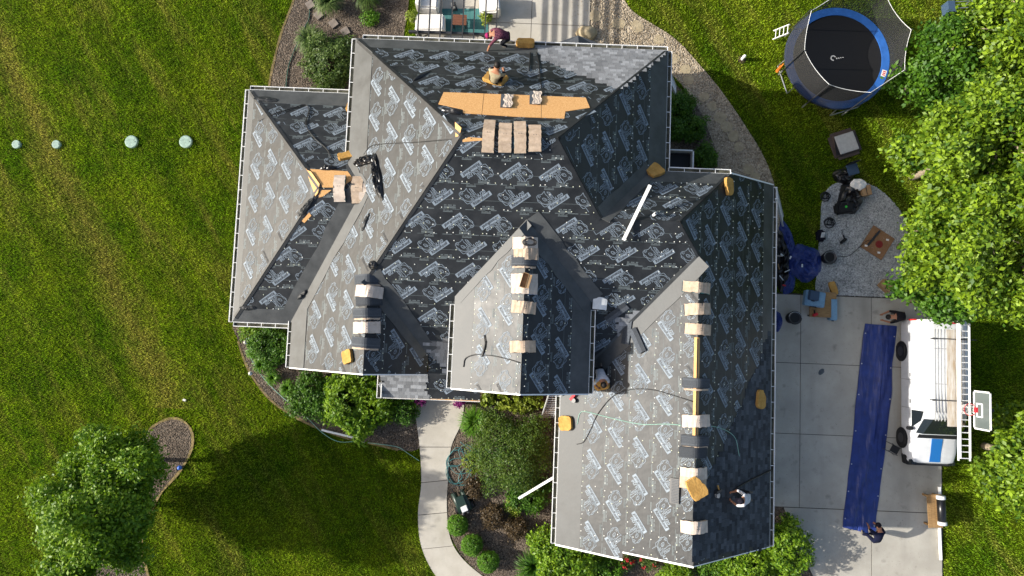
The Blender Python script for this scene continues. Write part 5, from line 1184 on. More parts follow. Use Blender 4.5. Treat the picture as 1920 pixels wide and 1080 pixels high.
# ------------------------------------------------------------------ trampoline
def trampoline():
    c = U(1570, 109, .9); t = thing('trampoline', 'round trampoline with a blue padded rim and black safety net', 'trampoline', (c.x, c.y, 0)); n = 48; Ro, Ri, Rm = 2.28, 1.95, 1.97
    b = MB(); ring = lambda r, z: [(r*math.cos(2*math.pi*k/n), r*math.sin(2*math.pi*k/n), z) for k in range(n)]
    b.add(ring(Ri, .885)+ring(Ri, .925)+ring(Ro, .93)+ring(Ro+.02, .86), [(r*n+k, (r+1)*n+k, (r+1)*n+(k+1) % n, r*n+(k+1) % n) for r in range(3) for k in range(n)])
    pdo = b.build('rim_pad', M['tramp_blue'], t)
    MB().box((0, 0, 0), (.2, .30, .006)).build('sticker', M['cloth_white'], pdo)
    stk = pdo.children[0]; stk.location = (2.02, -.62, .935); stk.rotation_euler.z = -.3
    k2 = MB()
    for i in range(3): k2.box((0, -.08+.08*i, .008), (.12, .05, .004), mi=0)
    o = k2.build('sticker_print', M['red'], pdo); o.location = stk.location; o.rotation_euler.z = -.3
    MB().lathe([(.01, .87), (Rm, .875), (Rm, .88), (.01, .882)], n=n).build('jump_mat', M['black_rubber'], t)
    lg = MB()
    for k in range(9):
        a0 = .7+k*.5; lg.box((-.17+.10*math.cos(a0), .10*math.sin(a0), .889), (.045, .045, .004), a0)
    for k in range(4): lg.box((-.02+.09*k, -.01+.02*k, .889), (.05, .055-.008*k, .004))
    lg.build('mat_logo', M['cloth_white'], t)['kind'] = 'stuff'
    MB().tube(ring(2.2, .8)+[ring(2.2, .8)[0]], .03, 8).build('frame_ring', M['steel'], t, True)
    np_ = 8; Rp = 2.36; H1 = 2.75; P = []
    for k in range(np_):
        a = 2*math.pi*(k+.3)/np_; d = Vector((math.cos(a), math.sin(a), 0)); pole = MB().tube([d*Rp+Vector((0, 0, .25)), d*Rp+Vector((0, 0, 1.2)), d*(Rp-.05)+Vector((0, 0, H1))], .024, 8).build('net_pole', M['dark_metal'], t)
        MB().tube([d*Rp+Vector((0, 0, .2)), d*Rp+Vector((0, 0, .62))], .034, 8).build('pole_sleeve', M['steel'], pole)
        P.append(d*(Rp-.1)+Vector((0, 0, H1-.05)))
        if k % 2 == 0:
            p1, p2 = 2*math.pi*(k+.05)/np_, 2*math.pi*(k+.8)/np_; MB().tube([(2.2*math.cos(p1), 2.2*math.sin(p1), .8), (2.28*math.cos(p1), 2.28*math.sin(p1), .03), (2.28*math.cos(p2), 2.28*math.sin(p2), .03), (2.2*math.cos(p2), 2.2*math.sin(p2), .8)], .028, 8).build('leg', M['steel'], t)
    V = []; F = []; m = 6; rows = 5; tot = np_*m
    for r in range(rows+1):
        f = r/rows
        for k in range(tot):
            i, s = divmod(k, m); s /= m; A, B = P[i], P[(i+1) % np_]; top = A.lerp(B, s)-Vector((0, 0, .16*4*s*(1-s))); a = math.atan2(top.y, top.x); bot = Vector((2.31*math.cos(a), 2.31*math.sin(a), .80))
            q = bot.lerp(top, f); V.append(q)
    for r in range(rows): F += [(r*tot+k, r*tot+(k+1) % tot, (r+1)*tot+(k+1) % tot, (r+1)*tot+k) for k in range(tot)]
    net = MB().add(V, F).build('safety_net', M['net'], t, True)
    MB().tube(V[rows*tot:]+[V[rows*tot]], .012, 5).build('net_rope', M['white_dull'], net)
    return t
trampoline()
a = U(1447, 68, .1); ladder('short white trampoline ladder on the lawn side of the trampoline', U(1450, 66, .1), U(1480, 54, .85), .4, 4, 'white_metal', (0, 0, 1))
c = U(1460, 130, .2); t = thing('plastic_toy', 'small orange plastic toy in the grass beside the trampoline leg', 'toy', c*1.0, .9); MB().box((0, 0, .08), (.42, .16, .14), taper=.7).build('toy_body', M['orange'], t, bevel=.03); MB().tube([(.1, 0, .14), (.2, 0, .26)], .03).build('toy_handle', M['orange'], t)
t = thing('fire_pit', 'square brown fire pit table with a pale lid on the shaded lawn', 'fire pit', U(1587, 268, .3)*1.0, .35); t.location.z = 0
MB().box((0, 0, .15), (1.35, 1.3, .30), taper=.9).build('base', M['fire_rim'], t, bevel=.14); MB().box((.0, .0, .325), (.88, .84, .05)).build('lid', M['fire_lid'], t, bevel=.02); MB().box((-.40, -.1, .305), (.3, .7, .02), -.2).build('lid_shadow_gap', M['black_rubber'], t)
c = U(1394, 108, .2); t = thing('lawn_post', 'small white post standing in a dry patch of the lawn', 'post', (c.x, c.y, 0)); MB().lathe([(.07, 0), (.075, .35), (.05, .42), (.02, .44)], n=14).build('post', M['white_metal'], t); MB().lathe([(.2, -.01), (.12, .03), (.05, .04)], n=14).build('base', M['soil'], t)
for i, (x, y, r) in enumerate([(29, 270, .18), (104, 270, .18), (245, 265, .27), (347, 265, .27)]):
    c = U(x, y, .12); t = thing('septic_lid', ['small pale green septic lid farthest from the house', 'small pale green septic lid second from the far end of the row', 'large pale green septic lid in the yellowed patch', 'large pale green septic lid closest to the house'][i], 'septic lid', (c.x, c.y, 0), 0, 'septic lids in the lawn')
    MB().lathe([(r*1.05, -.02), (r*1.05, .08), (r, .10), (r*.9, .105)], n=28).build('lid', M['septic'], t); MB().lathe([(.03, .1), (.03, .12)], (r*.6, 0, 0), 8).build('bolt', M['septic'], t)
c = U(337, 877, .12); t = thing('solar_light', 'small blue globe garden light on the mulch island', 'garden light', (c.x, c.y, 0)); MB().lathe([(.01, .02), (.08, .06), (.1, .13), (.08, .2), (.01, .23)], n=16).build('globe', M['blue_light'], t, True); MB().tube([(0, 0, -.05), (0, 0, .05)], .03).build('stake', M['dark_metal'], t)
c = U(346, 750, .03); o = MB().box((0, 0, 0), (.16, .1, .05), taper=.8).build('paper_scrap', M['cloth_white'], bevel=.01); place(o, (c.x, c.y, .05), -.3); tag(o, 'small crumpled white paper scrap on the lawn', 'paper')
for i, (x, y) in enumerate([(471, 700), (462, 642), (573, 772)]):
    c = U(x, y, .2); t = thing('path_light', ['small path light at the bend of the front bed edge', 'small path light below the corner of the left wing', 'small path light near the spiky plant by the white downspout'][i], 'path light', (c.x, c.y, 0)); MB().lathe([(.02, .3), (.09, .28), (.09, .3), (.01, .36)], n=12).build('cap', M['steel'], t); MB().tube([(0, 0, -.05), (0, 0, .3)], .015).build('stem', M['dark_metal'], t)
# garden hoses
hose('garden_hose', [(581, -20), (580, 30), (572, 50), (560, 75), (548, 105), (540, 130), (536, 165)], .022, 'hose_green', 'dark green garden hose curving through the back bed', 'hose', .05, True)
hose('garden_hose', [(462, 630), (470, 670), (495, 710), (530, 745), (555, 765), (578, 785), (605, 812), (635, 828), (670, 828), (705, 832), (745, 838), (765, 850), (786, 864)], .013, 'hose_mint', 'mint green hose following the front bed edge to the walk', 'hose', .06, True)
rnd = random.Random(5); P = []
for i in range(84):
    a = i*.55; c0 = U(862+8*math.sin(i*.11), 872+18*math.sin(i*.065), .05); r = .42+.28*math.sin(i*.31)+rnd.uniform(-.05, .05); P.append(c0+Vector((r*math.cos(a), r*1.1*math.sin(a), .0006*i)))
tag(MB().tube(smooth_path(P, 3), .013, 6).build('hose_coil', M['hose_teal'], smooth=True), 'tangled teal air hose heaped beside the walk', 'hose')

# ------------------------------------------------------------------ machine, benches, site clutter
c = U(866, 940, .3); t = thing('compressor', 'dark green wheeled air compressor beside the teal hose heap', 'compressor', (c.x, c.y, 0), .45)
MB().box((0, -.05, .38), (.42, .62, .3)).build('engine_cover', M['green_dark'], t, bevel=.05); MB().tube([(-.2, .45, .25), (-.2, -.45, .25)], .13, 14).build('tank', M['green_dark'], t, True); MB().tube([(.2, .45, .25), (.2, -.45, .25)], .13, 14).build('tank', M['green_dark'], t, True)
MB().box((.02, -.28, .56), (.28, .24, .1)).build('fuel_box', M['white_dull'], t, bevel=.02)
for x in (-.12, .1): MB().lathe([(.06, .0), (.06, .14), (.03, .16)], (x, -.48, .35), 10).build('filter', M['dark_metal'], t)
MB().tube([(-.15, .4, .4), (-.17, .75, .62), (.17, .75, .62), (.15, .4, .4)], .02).build('handle', M['dark_metal'], t)
for s in (-1, 1):
    MB().lathe([(.08, -.04), (.16, -.05), (.16, .05), (.08, .04)], n=16, M=Matrix.Translation((s*.36, -.3, .16)) @ Matrix.Rotation(math.pi/2, 4, 'Y')).build('wheel', M['black_rubber'], t)
c = U(1755, 957, .4); t = thing('wooden_bench', 'wooden plank bench carrying a black roll at the driveway edge', 'bench', (c.x, c.y, .035), .05)
for k in range(4): MB().box((-.34+.15*k, 0, .46), (.14, 1.38, .04)).build('plank', M['wood'], t)
for x in (-.3, .12):
    for y in (-.6, .6): MB().box((x, y, .22), (.08, .08, .44)).build('leg', M['wood'], t)
c2 = U(1764, 957, .7); t = thing('membrane_roll', 'black plastic-wrapped roll with pale taped ends on the wooden bench', 'roll', (c2.x+.02, c2.y, .52), .05); b = MB(); b.tube([(.02, -.56, .17), (.02, .56, .17)], .17, 16); b.build('roll', M['black_plastic'], t, True)
for s in (-1, 1): MB().tube([(.02, s*.46, .17), (.02, s*.6, .17)], .178, 16).build('tape_band', M['white_dull'], t, True)
# long blue tarp down the driveway
Lp = smooth_path([U(*p) for p in [(1620, 606), (1612, 680), (1603, 760), (1595, 850), (1586, 920), (1579, 988)]], 8); Rp_ = smooth_path([U(*p) for p in [(1681, 612), (1672, 690), (1667, 770), (1656, 860), (1646, 930), (1639, 1003)]], 8)
V = []; F = []; nx = 22; ny = len(Lp)
for j in range(ny):
    for i in range(nx+1):
        f = i/nx; p = Lp[j].lerp(Rp_[j], f); e = min(f, 1-f)*2
        ridge = .05*abs(mnoise.noise(Vector((f*4+j*.35, j*.42-f*3, 11))))+.12*abs(mnoise.noise(Vector((f*5+j*.05, j*.09, 2))))+.05*abs(mnoise.noise(Vector((f*9-j*.1, j*.25, 7))))+.07*math.exp(-((f-.45-.2*math.sin(j*.12))/.1)**2)
        V.append((p.x, p.y, .05+ridge*(.35+.65*e)))
for j in range(ny-1):
    for i in range(nx): a = j*(nx+1)+i; F.append((a, a+nx+1, a+nx+2, a+1))
k0 = len(V); bd = [i for i in range(nx+1)]+[j*(nx+1)+nx for j in range(1, ny)]+[(ny-1)*(nx+1)+i for i in range(nx-1, -1, -1)]+[j*(nx+1) for j in range(ny-2, 0, -1)]
V = [(x+.05*mnoise.noise(Vector((x*1.3, y*1.1, 3))), y+.05*mnoise.noise(Vector((x, y*1.7, 9))), z) for x, y, z in V]; V += [(V[i][0], V[i][1], .036) for i in bd]; n = len(bd); F += [(bd[k], bd[(k+1) % n], k0+(k+1) % n, k0+k) for k in range(n)]
o = MB().add(V, F).build('blue_tarp', M['tarp'], smooth=False)
for j in range(2, ny, 6):
    for side in (1, nx-1):
        q = V[j*(nx+1)+side]; MB().lathe([(.012, 0), (.03, 0), (.03, .008), (.012, .008)], (q[0], q[1], q[2]+.004), 10).build('eyelet', M['steel'], o)
tag(o, 'long folded blue tarp laid out along the driveway', 'tarp')
G = lambda px, py, rz=0, z=0: Matrix.Translation(U(px, py, z)) @ Matrix.Rotation(rz, 4, 'Z')
crumple('blue_tarp', 'crumpled blue tarp heap between the garage and the gravel pad', 'tarp', G(1508, 492), .78, .8, .32, 'tarp', 21, 26, 9, 3.2)
crumple('blue_tarp', 'blue tarp strip bunched along the foot of the leaning ladder', 'tarp', G(1476, 448, 1.9), .85, .25, .2, 'tarp', 22, 22, 7, 4)
crumple('blue_tarp', 'small blue tarp bundle tucked under the garage eave by the black bucket', 'tarp', G(1455, 603, 1.5), .5, .26, .2, 'tarp', 23, 20, 6, 4)
crumple('blue_tarp', 'flat end of blue tarp under the roofing debris', 'tarp', G(1478, 532, 1.3), .5, .3, .12, 'tarp', 24, 20, 6, 4)
crumple('debris_heap', 'dark heap of torn roofing debris along the garage wall', 'debris', G(1464, 490, 1.62), 1.3, .36, .35, 'black_plastic', 25, 26, 9, 4.5)
for i, (x, y) in enumerate([(1462, 480), (1466, 478), (1460, 500), (1482, 483), (1476, 508), (1470, 535), (1465, 521), (1504, 498)]):
    o = MB().box((0, 0, 0), (.06 if i % 2 else .26, .14 if i % 2 else .035, .03)).build('shingle_scrap', M[['paper_light', 'white_dull', 'wood', 'cloth_white', 'white_dull', 'red', 'white_dull', 'white_dull'][i]])
    place(o, None, M=G(x, y, i*.9, .38)); tag(o, ['pale torn paper strip on the debris heap', 'white scrap on the debris heap beside the paper strip', 'thin wooden lath on the debris heap', 'white rag scrap beside the crumpled tarp', 'round white scrap on the debris heap', 'reddish thin scrap at the end of the debris heap', 'white chip near the end of the debris heap', 'white scrap resting on the crumpled blue tarp'][i], 'scrap', 'scraps on the debris heap')
def bucket(px, py, r, h, label, m='black_rubber'):
    c = U(px, py, h*.6); t = thing('bucket', label, 'bucket', (c.x, c.y, .02)); MB().lathe([(r*.82, 0), (r, h), (r*1.06, h), (r*1.06, h-.04), (r*.98, h-.04)], n=20).build('tub', M[m], t)
    MB().lathe([(r*.7, h*.5), (r*.98, h*.985), (r*.94, h*1.01), (.0, h*.6)], n=20).build('inside', M['dark_metal'], t); MB().tube([(r*math.cos(a), r*math.sin(a)*.9, h+.02) for a in [i*.3 for i in range(11)]], .008, 5).build('handle', M['steel'], t)
bucket(1553, 483, .28, .45, 'black tub standing on the grey gravel pad'); bucket(1487, 596, .28, .5, 'black tub standing on the driveway under the garage eave')
t = thing('plywood_sheet', 'brown plywood sheet with a red stain lying on the gravel pad', 'plywood', M=G(1645, 455, -.55, .04)); MB().box((0, 0, 0), (1.1, 1.15, .02)).build('board', M['ply'], t); crv = MB().lathe([(.17, .012), (.15, .014)], (.1, -.02, 0), 14).build('stain', M['stain'], t)
MB().box((-.25, .08, .03), (.09, .85, .03), -.12).build('dark_strip', M['dark_metal'], t)
for x, y in ((.3, .35), (-.35, -.4), (.28, -.35)): MB().box((x, y, .02), (.12, .08, .015), .4).build('paper_label', M['cloth_white'], t)
def carton(px, py, sx, sy, h, rz, label, m='cardboard'):
    t = thing('cardboard_box', label, 'box', M=G(px, py, rz, .02)); b = MB()
    for (x, y, ax, ay) in ((-sx/2, 0, .015, sy), (sx/2, 0, .015, sy), (0, -sy/2, sx, .015), (0, sy/2, sx, .015)): b.box((x, y, h/2), (ax, ay, h))
    b.build('carton', M[m], t); MB().box((0, 0, h-.02), (sx-.02, sy-.02, .012)).build('contents', M['dark_metal' if m != 'foam' else 'foam'], t)
    for s in (-1, 1): MB().box((s*sx*.27, 0, h+.006), (sx*.44, sy, .01)).build('flap', M[m], t)
carton(1657, 537, .5, .36, .3, -.7, 'small cardboard box at the driveway corner of the gravel pad'); carton(1617, 360, .42, .42, .35, .2, 'cardboard box beside the black bags at the top of the gravel pad')
crumple('trash_bag', 'black plastic bag beside the cardboard box on the gravel pad', 'bag', G(1592, 372), .55, .75, .5, 'black_plastic', 31, 22, 8, 2.5); crumple('trash_bag', 'black plastic bag at the top edge of the gravel pad', 'bag', G(1580, 330), .45, .35, .4, 'black_plastic', 32, 20, 7, 3)
o = crumple('cloth', 'crumpled white cloth lying on the cardboard box by the black bags', 'cloth', G(1609, 346, 0, .33), .36, .26, .16, 'cloth_white', 33, 18, 6, 4)
t = thing('black_case', 'black equipment case with a green round badge on the gravel pad', 'case', M=G(1577, 392, .2, .02)); MB().box((0, 0, .22), (.75, .5, .42)).build('case_body', M['black_rubber'], t, bevel=.08); MB().lathe([(.055, .0), (.055, .006)], (.02, .02, .432), 14).build('badge', M['green_neon'], t); MB().tube([(-.2, .1, .44), (-.2, .2, .52), (.1, .2, .52), (.1, .1, .44)], .02).build('handle', M['dark_metal'], t)
t = thing('folding_chair', 'dark square seat pad chair at the top of the gravel pad', 'chair', M=G(1590, 322, .3, .0)); MB().box((0, 0, .42), (.5, .48, .06)).build('seat', M['tool_blue_dark'], t, bevel=.02); MB().box((0, .26, .68), (.48, .05, .46)).build('backrest', M['black_rubber'], t, bevel=.02)
for x in (-.2, .2):
    for y in (-.2, .2): MB().tube([(x, y, 0), (x, y, .42)], .018).build('leg', M['dark_metal'], t)
for i, (x, y, r, l) in enumerate([(1546, 369, .22, 'coil of black hose on the shaded edge of the gravel pad'), (1554, 418, .24, 'loose dark coil of cord on the gravel pad above the tub'), (1536, 443, .26, 'dark tool bag with white bits beside the gravel pad'), (1580, 452, .2, 'small black tool with a cord on the gravel pad')]):
    c = U(x, y, .05)
    if i < 2: tag(MB().tube([c+Vector((r*(.7+.3*math.sin(k*.37))*math.cos(k*.5), r*(.7+.3*math.cos(k*.29))*math.sin(k*.5), .02+.002*k)) for k in range(44)], .022, 6).build('cord_coil', M['hose_black'], smooth=True), l, 'cord')
    elif i == 2:
        t = thing('tool_bag', l, 'tool bag', (c.x, c.y, .02), .1); MB().box((0, 0, .16), (.36, .52, .3)).build('bag', M['cap_dark'], t, bevel=.08)
        for k in range(3): MB().tube([(-.05+.06*k, -.1, .3), (.0+.05*k, .12, .36)], .02).build('tool', M['white_dull'], t)
    else:
        t = thing('power_tool', l, 'tool', (c.x, c.y, .02), .7); MB().box((0, 0, .1), (.34, .12, .14)).build('body', M['black_rubber'], t, bevel=.03); MB().tube([(.1, .05, .1), (.16, .22, .1)], .03).build('grip', M['black_rubber'], t); MB().tube([(.16, .22, .08), (.3, .4, .03), (.5, .3, .02), (.7, .55, .02)], .01, 5).build('cord', M['hose_black'], t)
hose('extension_cord', [(1568, 480), (1590, 480), (1610, 465), (1625, 452), (1640, 450)], .012, 'hose_black', 'thin black cord from the tub to the plywood sheet', 'cord', .05, True)
# cart with tool cases
t = thing('tool_cart', 'low wooden cart loaded with blue tool cases at the driveway edge', 'cart', M=G(1537, 572, .0, .035)); MB().box((0, 0, .3), (1.15, 1.1, .06)).build('deck', M['wood'], t)
for x in (-.5, .5):
    for y in (-.48, .48): MB().box((x, y, .14), (.07, .07, .28)).build('leg', M['dark_metal'], t)
for k in range(4): MB().box((-.46+.07*k, -.38, .345), (.06, .28, .03)).build('slat', M['wood'], t)
def case(px, py, sx, sy, h, z, rz, m, l):
    t = thing('tool_case', l, 'tool case', M=Matrix.Translation(U(px, py, z+h)-Vector((0, 0, h))) @ Matrix.Rotation(rz, 4, 'Z')); MB().box((0, 0, h/2), (sx, sy, h)).build('case_body', M[m], t, bevel=.03); MB().box((0, 0, h+.012), (sx*.86, sy*.86, .024)).build('lid', M[m], t, bevel=.01); MB().box((0, -sy/2-.02, h*.6), (sx*.3, .04, .04)).build('handle', M['black_rubber'], t)
case(1529, 560, .86, .66, .3, .37, -.12, 'tool_blue', 'large pale blue tool case on the wooden cart'); case(1527, 554, .44, .42, .16, .70, -.15, 'tool_blue_dark', 'dark tablet-like case lying on the large pale blue tool case'); case(1564, 580, .3, .95, .35, .04, 0, 'tool_blue', 'narrow blue case standing beside the wooden cart')
t = thing('red_tool', 'small red power tool on the planks of the wooden cart', 'tool', M=G(1527, 590, .4, .40)); MB().box((0, 0, .08), (.24, .12, .14)).build('body', M['red'], t, bevel=.03); MB().tube([(0, .05, .1), (.05, .18, .06)], .03).build('grip', M['black_rubber'], t)
pad_(1560, 543, .3, .62, .35, 'foam pad leaning on the wooden cart at the gravel edge', seed=20, M4=G(1561, 541, .35, .03))
t = thing('folding_stool', 'black folding stool on the driveway beside the front wheel of the van', 'stool', M=G(1668, 840, -.5, .035)); MB().box((0, 0, .4), (.34, .3, .03)).build('seat', M['black_rubber'], t)
for s in (-1, 1): MB().tube([(-.3, s*.17, 0), (.22, s*.17, .42)], .014).build('leg', M['dark_metal'], t); MB().tube([(.3, s*.17, 0), (-.22, s*.17, .42)], .014).build('leg', M['dark_metal'], t)
for x, y, l in ((1540, 697, 'small dark rag on the driveway concrete'), ): crumple('rag', l, 'rag', G(x, y, .8, .03), .16, .1, .06, 'shirt_grey', 41, 14, 4, 8)
c = U(1706, 505, .12); t = thing('ball', 'red and white ball in the shade under the overhanging tree', 'ball', (c.x, c.y, .12)); MB().lathe([(.13*math.sin(i*math.pi/10)+.001, -.13*math.cos(i*math.pi/10)) for i in range(11)], n=18).build('ball_skin', M['red'], t, True); MB().lathe([(.128, -.03), (.133, 0), (.128, .03)], n=18).build('white_band', M['cloth_white'], t, True)
t = thing('crate', 'grey wire crate in the shade above the low dark tree', 'crate', M=G(1790, 20, .1, .0)); MB().box((-.45, 0, .25), (.3, .5, .5)).build('crate_end', M['tool_blue_dark'], t)
for k in range(4): MB().tube([(-.3, -.22+.15*k, .4), (.55, -.22+.15*k, .4)], .015).build('wire', M['steel'], t)
MB().tube([(.55, -.25, 0), (.55, -.25, .42), (.55, .28, .42), (.55, .28, 0)], .018).build('frame', M['steel'], t)

# ------------------------------------------------------------------ patio furniture and pergola
def cover(px, py, sx, sy, h, rz, label, back=None):
    c = U(px, py, h*.6); t = thing('covered_sofa', label, 'sofa', (c.x, c.y, .035), rz)
    b = MB().box((0, 0, h*.35), (sx, sy, h*.7), taper=.95); o = b.build('seat_cover', M['cloth_white'], t, bevel=.07)
    if back: MB().box((back[0]*(sx/2-.12), back[1]*(sy/2-.12), h*.6), (.24 if back[0] else sx, .24 if back[1] else sy, h*.75), taper=.94).build('back_cover', M['cloth_white'], t, bevel=.07)
cover(803, -12, 1.0, 1.5, .86, -.04, 'white covered sofa running along the patio beyond the other one', (-1, 0)); cover(806, 45, 1.35, .9, .8, .05, 'white covered sofa beside the house eave on the patio', (0, -1)); cover(918, 8, .95, .9, .85, .1, 'white covered armchair behind the plaid-shirted worker', (1, 0))
c = U(872, 42); o = MB().box((0, 0, 0), (2.1, 1.25, .012)).build('rug', M['rug']); place(o, (c.x, c.y, .048), .04); tag(o, 'striped teal outdoor rug under the brown table', 'rug')
c = U(862, 38, .4); t = thing('coffee_table', 'brown wooden coffee table on the striped rug', 'table', (c.x, c.y, .055), 0)
for k in range(4): MB().box((0, -.18+.12*k, .38), (.62, .115, .035)).build('slat', M['wood_brown'], t)
for x in (-.27, .27):
    for y in (-.2, .2): MB().box((x, y, .18), (.05, .05, .36)).build('leg', M['dark_metal'], t)
c = U(851, 11, .3); t = thing('lantern', 'small black lantern between the sofas', 'lantern', (c.x, c.y, .035), .2); MB().box((0, 0, .03), (.24, .24, .06)).build('base', M['dark_metal'], t); MB().box((0, 0, .42), (.22, .22, .05), taper=.5).build('roof', M['dark_metal'], t)
for x in (-.1, .1):
    for y in (-.1, .1): MB().box((x, y, .22), (.02, .02, .36)).build('post', M['dark_metal'], t)
MB().lathe([(.05, .06), (.05, .25)], n=10).build('candle', M['cloth_white'], t)
t = thing('pergola', 'dark metal pergola over the patio furniture', 'pergola', (0, 0, 0)); zp = 2.55
y0, y1 = U(800, 60, zp).y, 17.5; xa, xb = U(775, 60, zp).x, U(925, 60, zp).x
for k in range(8):
    x = U(784+21*k, 40, zp+.12).x; MB().box((x, (y0-.35+y1)/2, zp+.08), (.045, y1-y0+.7, .12)).build('rafter', M['dark_metal'], t)
for y in (y0, y1-.2): MB().box(((xa+xb)/2, y, zp-.04), (xb-xa+.4, .09, .14)).build('beam', M['dark_metal'], t)
for x in (xa+.25, xb-.1):
    for y in (y0, y1-.2):
        MB().box((x, y, 1.25), (.10, .10, 2.5)).build('post', M['dark_metal'], t); MB().tube([(x, y, 1.95), (x+(.5 if x < 0 and x == xa+.25 else -.5), y, 2.5)], .03).build('brace', M['dark_metal'], t)
c = U(1100, 60, .25); t = thing('boulder', 'rounded tan boulder at the corner of the gravel path', 'boulder', (c.x, c.y, 0)); o = MB().lathe([(.05, -.05), (.3, .0), (.4, .12), (.36, .26), (.2, .38), (.02, .42)], n=14).build('rock', M['stone'], t, True); o.scale = (1.2, .85, .9)
for v in o.data.vertices: v.co *= 1+.12*mnoise.noise(v.co*5)

# ------------------------------------------------------------------ people
POSES = {
 'bend': dict(pel=(0, -.12, .92), spi=(0, .06, 1.10), che=(0, .27, 1.22), nec=(0, .43, 1.27), hea=(0, .52, 1.27), top=(0, .66, 1.22), sh=(.19, .33, 1.24), el=(.25, .42, .98), wr=(.17, .52, .72), hip=(.10, -.10, .88), kn=(.15, .06, .48), an=(.15, -.04, .09), to=(.17, .16, .04)),
 'kneel': dict(pel=(0, -.17, .40), spi=(0, -.04, .60), che=(0, .13, .78), nec=(0, .24, .90), hea=(0, .31, .97), top=(0, .38, 1.10), sh=(.19, .16, .82), el=(.27, .32, .58), wr=(.14, .48, .36), hip=(.11, -.15, .37), kn=(.18, .16, .10), an=(.14, -.26, .09), to=(.14, -.42, .06)),
 'sit': dict(pel=(0, -.12, .20), spi=(0, -.06, .40), che=(0, .06, .60), nec=(0, .15, .76), hea=(0, .20, .84), top=(0, .25, .98), sh=(.20, .08, .64), el=(.29, .20, .40), wr=(.16, .40, .28), hip=(.11, -.10, .18), kn=(.24, .28, .38), an=(.14, .40, .09), to=(.15, .56, .05)),
 'fold': dict(pel=(0, -.22, .66), spi=(0, -.02, .84), che=(0, .22, .90), nec=(0, .38, .88), hea=(0, .46, .84), top=(0, .58, .76), sh=(.19, .27, .88), el=(.25, .42, .66), wr=(.15, .56, .40), hip=(.10, -.20, .62), kn=(.17, .10, .44), an=(.15, -.14, .09), to=(.17, .06, .04))}
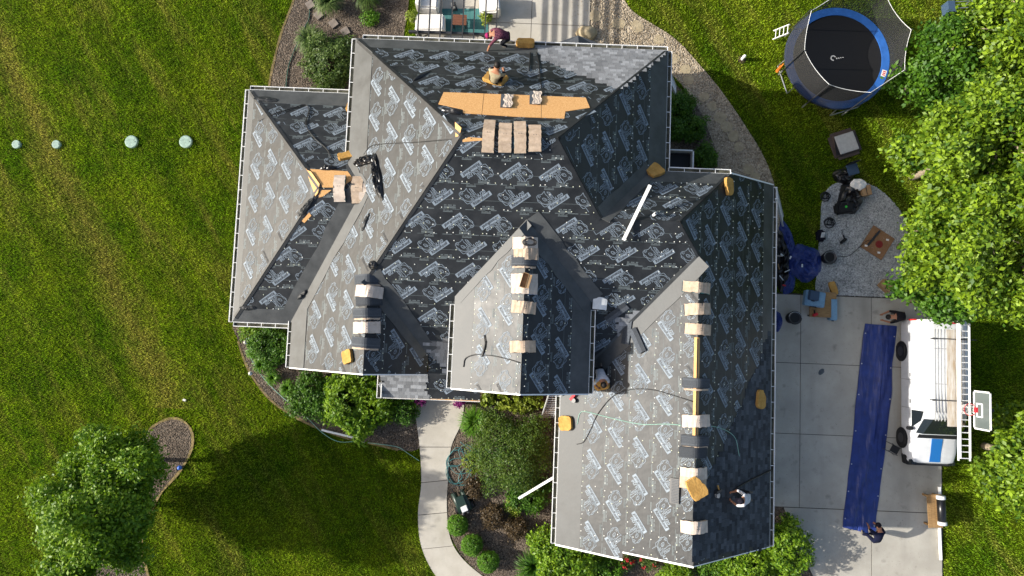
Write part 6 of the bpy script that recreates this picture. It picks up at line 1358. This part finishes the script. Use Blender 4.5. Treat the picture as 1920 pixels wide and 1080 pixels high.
def person(label, loc, rz, pose, shirt, trousers, hair='hair', cap=None, scale=1.0, armL=None, armR=None):
    P = POSES[pose]; t = thing('person', label, 'person', loc, rz); pts = []; rad = []; ed = []; tags = []
    def add(p, r, par, tg):
        pts.append(Vector(p)*scale); rad.append(r*scale); i = len(pts)-1
        if par is not None: ed.append((par, i)); tags.append(tg)
        return i
    pel = add(P['pel'], .145, None, ''); spi = add(P['spi'], .135, pel, 'shirt'); che = add(P['che'], .15, spi, 'shirt'); nec = add(P['nec'], .062, che, 'skin'); hea = add(P['hea'], .098, nec, 'skin'); top = add(P['top'], .085, hea, 'hair')
    face = (Vector(P['top'])-Vector(P['hea'])).normalized(); fw = Vector((0, face.z, -face.y)).normalized()
    if fw.y < 0 and fw.z > 0: fw = -fw
    add(Vector(P['hea'])+face*.03+fw*.115, .018, hea, 'skin')
    for s in (-1, 1):
        X = lambda k: Vector((s*P[k][0], P[k][1], P[k][2]))
        add(Vector(P['hea'])+face*.03+Vector((s*.10, 0, 0)), .022, hea, 'skin')
        ov = (armL if s < 0 else armR)
        elp, wrp = (Vector(ov[0]), Vector(ov[1])) if ov else (X('el'), X('wr'))
        sh = add(X('sh'), .075, che, 'shirt'); el = add(elp, .052, sh, 'shirt'); wr = add(wrp, .036, el, 'skin')
        d = (wrp-elp).normalized(); side = d.cross(Vector((0, 0, 1)));
        if side.length < .01: side = Vector((1, 0, 0))
        side.normalize(); nrm = side.cross(d); pal = add(wrp+d*.08, .036, wr, 'skin')
        for k in range(4):
            o = (k-1.5)*.02; l = (.07, .085, .08, .06)[k]; a = add(wrp+d*(.115)+side*o, .0115, pal, 'skin'); b_ = add(wrp+d*(.115+l*.55)+side*o-nrm*.012, .0095, a, 'skin'); add(wrp+d*(.115+l)+side*o-nrm*.035, .008, b_, 'skin')
        a = add(wrp+d*.07+side*.045*(-s), .012, pal, 'skin'); add(wrp+d*.11+side*.068*(-s)-nrm*.02, .0095, a, 'skin')
        hip = add(X('hip'), .105, pel, 'trousers'); kn = add(X('kn'), .072, hip, 'trousers'); an = add(X('an'), .05, kn, 'trousers'); add(X('to'), .042, an, 'shoes')
    me = bpy.data.meshes.new('body'); me.from_pydata(pts, ed, []); o = bpy.data.objects.new('body', me); COL.objects.link(o)
    sk = o.modifiers.new('skin', 'SKIN'); sk.use_smooth_shade = True
    if not me.skin_vertices:
        bm = bmesh.new(); bm.from_mesh(me); bm.verts.layers.skin.verify(); bm.to_mesh(me); bm.free()
    for i, v in enumerate(me.skin_vertices[0].data): v.radius = (rad[i], rad[i]); v.use_root = (i == 0)
    sb = o.modifiers.new('sub', 'SUBSURF'); sb.levels = 1; sb.render_levels = 1
    bpy.context.view_layer.update()
    nm = bpy.data.meshes.new_from_object(o.evaluated_get(bpy.context.evaluated_depsgraph_get())); bpy.data.objects.remove(o)
    order = ['shirt', 'trousers', 'skin', 'shoes', 'hair']; nm.materials.clear()
    for k in (shirt, trousers, 'skin', 'shoes', hair): nm.materials.append(M[k])
    A = np.array([pts[a] for a, b_ in ed]); B = np.array([pts[b_] for a, b_ in ed]); D = B-A; L2 = (D**2).sum(1)+1e-9
    C = np.array([p.center for p in nm.polygons]); tt = np.clip(((C[:, None]-A[None])*D[None]).sum(2)/L2, 0, 1)
    dist = np.linalg.norm(C[:, None]-(A[None]+tt[..., None]*D[None]), axis=2); j = dist.argmin(1)
    nm.polygons.foreach_set('material_index', [order.index(tags[k]) for k in j]); nm.polygons.foreach_set('use_smooth', [True]*len(nm.polygons))
    ob = bpy.data.objects.new('body', nm); COL.objects.link(ob); ob.parent = t
    hd, tp = Vector(P['hea'])*scale, Vector(P['top'])*scale; ax = (tp-hd).normalized(); c = tp-ax*.035
    q = ax.to_track_quat('Z', 'Y').to_matrix().to_4x4()
    b = MB().lathe([(.108, -.05), (.116, -.01), (.108, .05), (.08, .095), (.03, .118), (.004, .12)], n=14, M=Matrix.Translation(c) @ q)
    if cap:
        hc = b.build('cap', M[cap], t, True); MB().box(c+fw*.14-ax*.01, (.15, .13, .02)).build('cap_brim', M[cap], hc)
    else: b.build('hair', M[hair], t, True)
    return t
def foot(px, py): q, s = hit(px, py); return q
p = foot(931, 86); person('worker in plaid shirt and magenta cap bending at the north eave', p+Vector((.25, .1, -.02)), R_(95), 'fold', 'shirt_plaid', 'trousers_dark', cap='cap_magenta', armL=((-.3, .5, .6), (-.38, .62, .22)))
p = foot(930, 152); person('worker in tan shirt sitting on the wide foam pad', p+Vector((-.02, -.05, .08)), R_(-20), 'sit', 'shirt_tan', 'trousers_dark')
p = foot(1122, 708); person('crouching worker in white shirt beside the middle gable gutter', p+Vector((0, .15, .0)), R_(190), 'kneel', 'shirt_white', 'trousers_dark')
p = foot(1384, 928); person('worker in grey shirt and navy cap reaching up the dark garage shingles', p+Vector((.1, 0, .0)), R_(88), 'kneel', 'shirt_white', 'trousers_dark', cap='cap_dark')
p = U(1665, 594, .03); person('worker in black top bending over the end of the long blue tarp', Vector((p.x+.15, p.y, .035)), R_(95), 'fold', 'shirt_black', 'trousers_brown')
p = U(1622, 994, .03); person('worker in navy clothes bending at the far end of the long blue tarp', Vector((p.x, p.y-.1, .035)), R_(8), 'bend', 'shirt_navy', 'shirt_navy', cap='cap_dark')
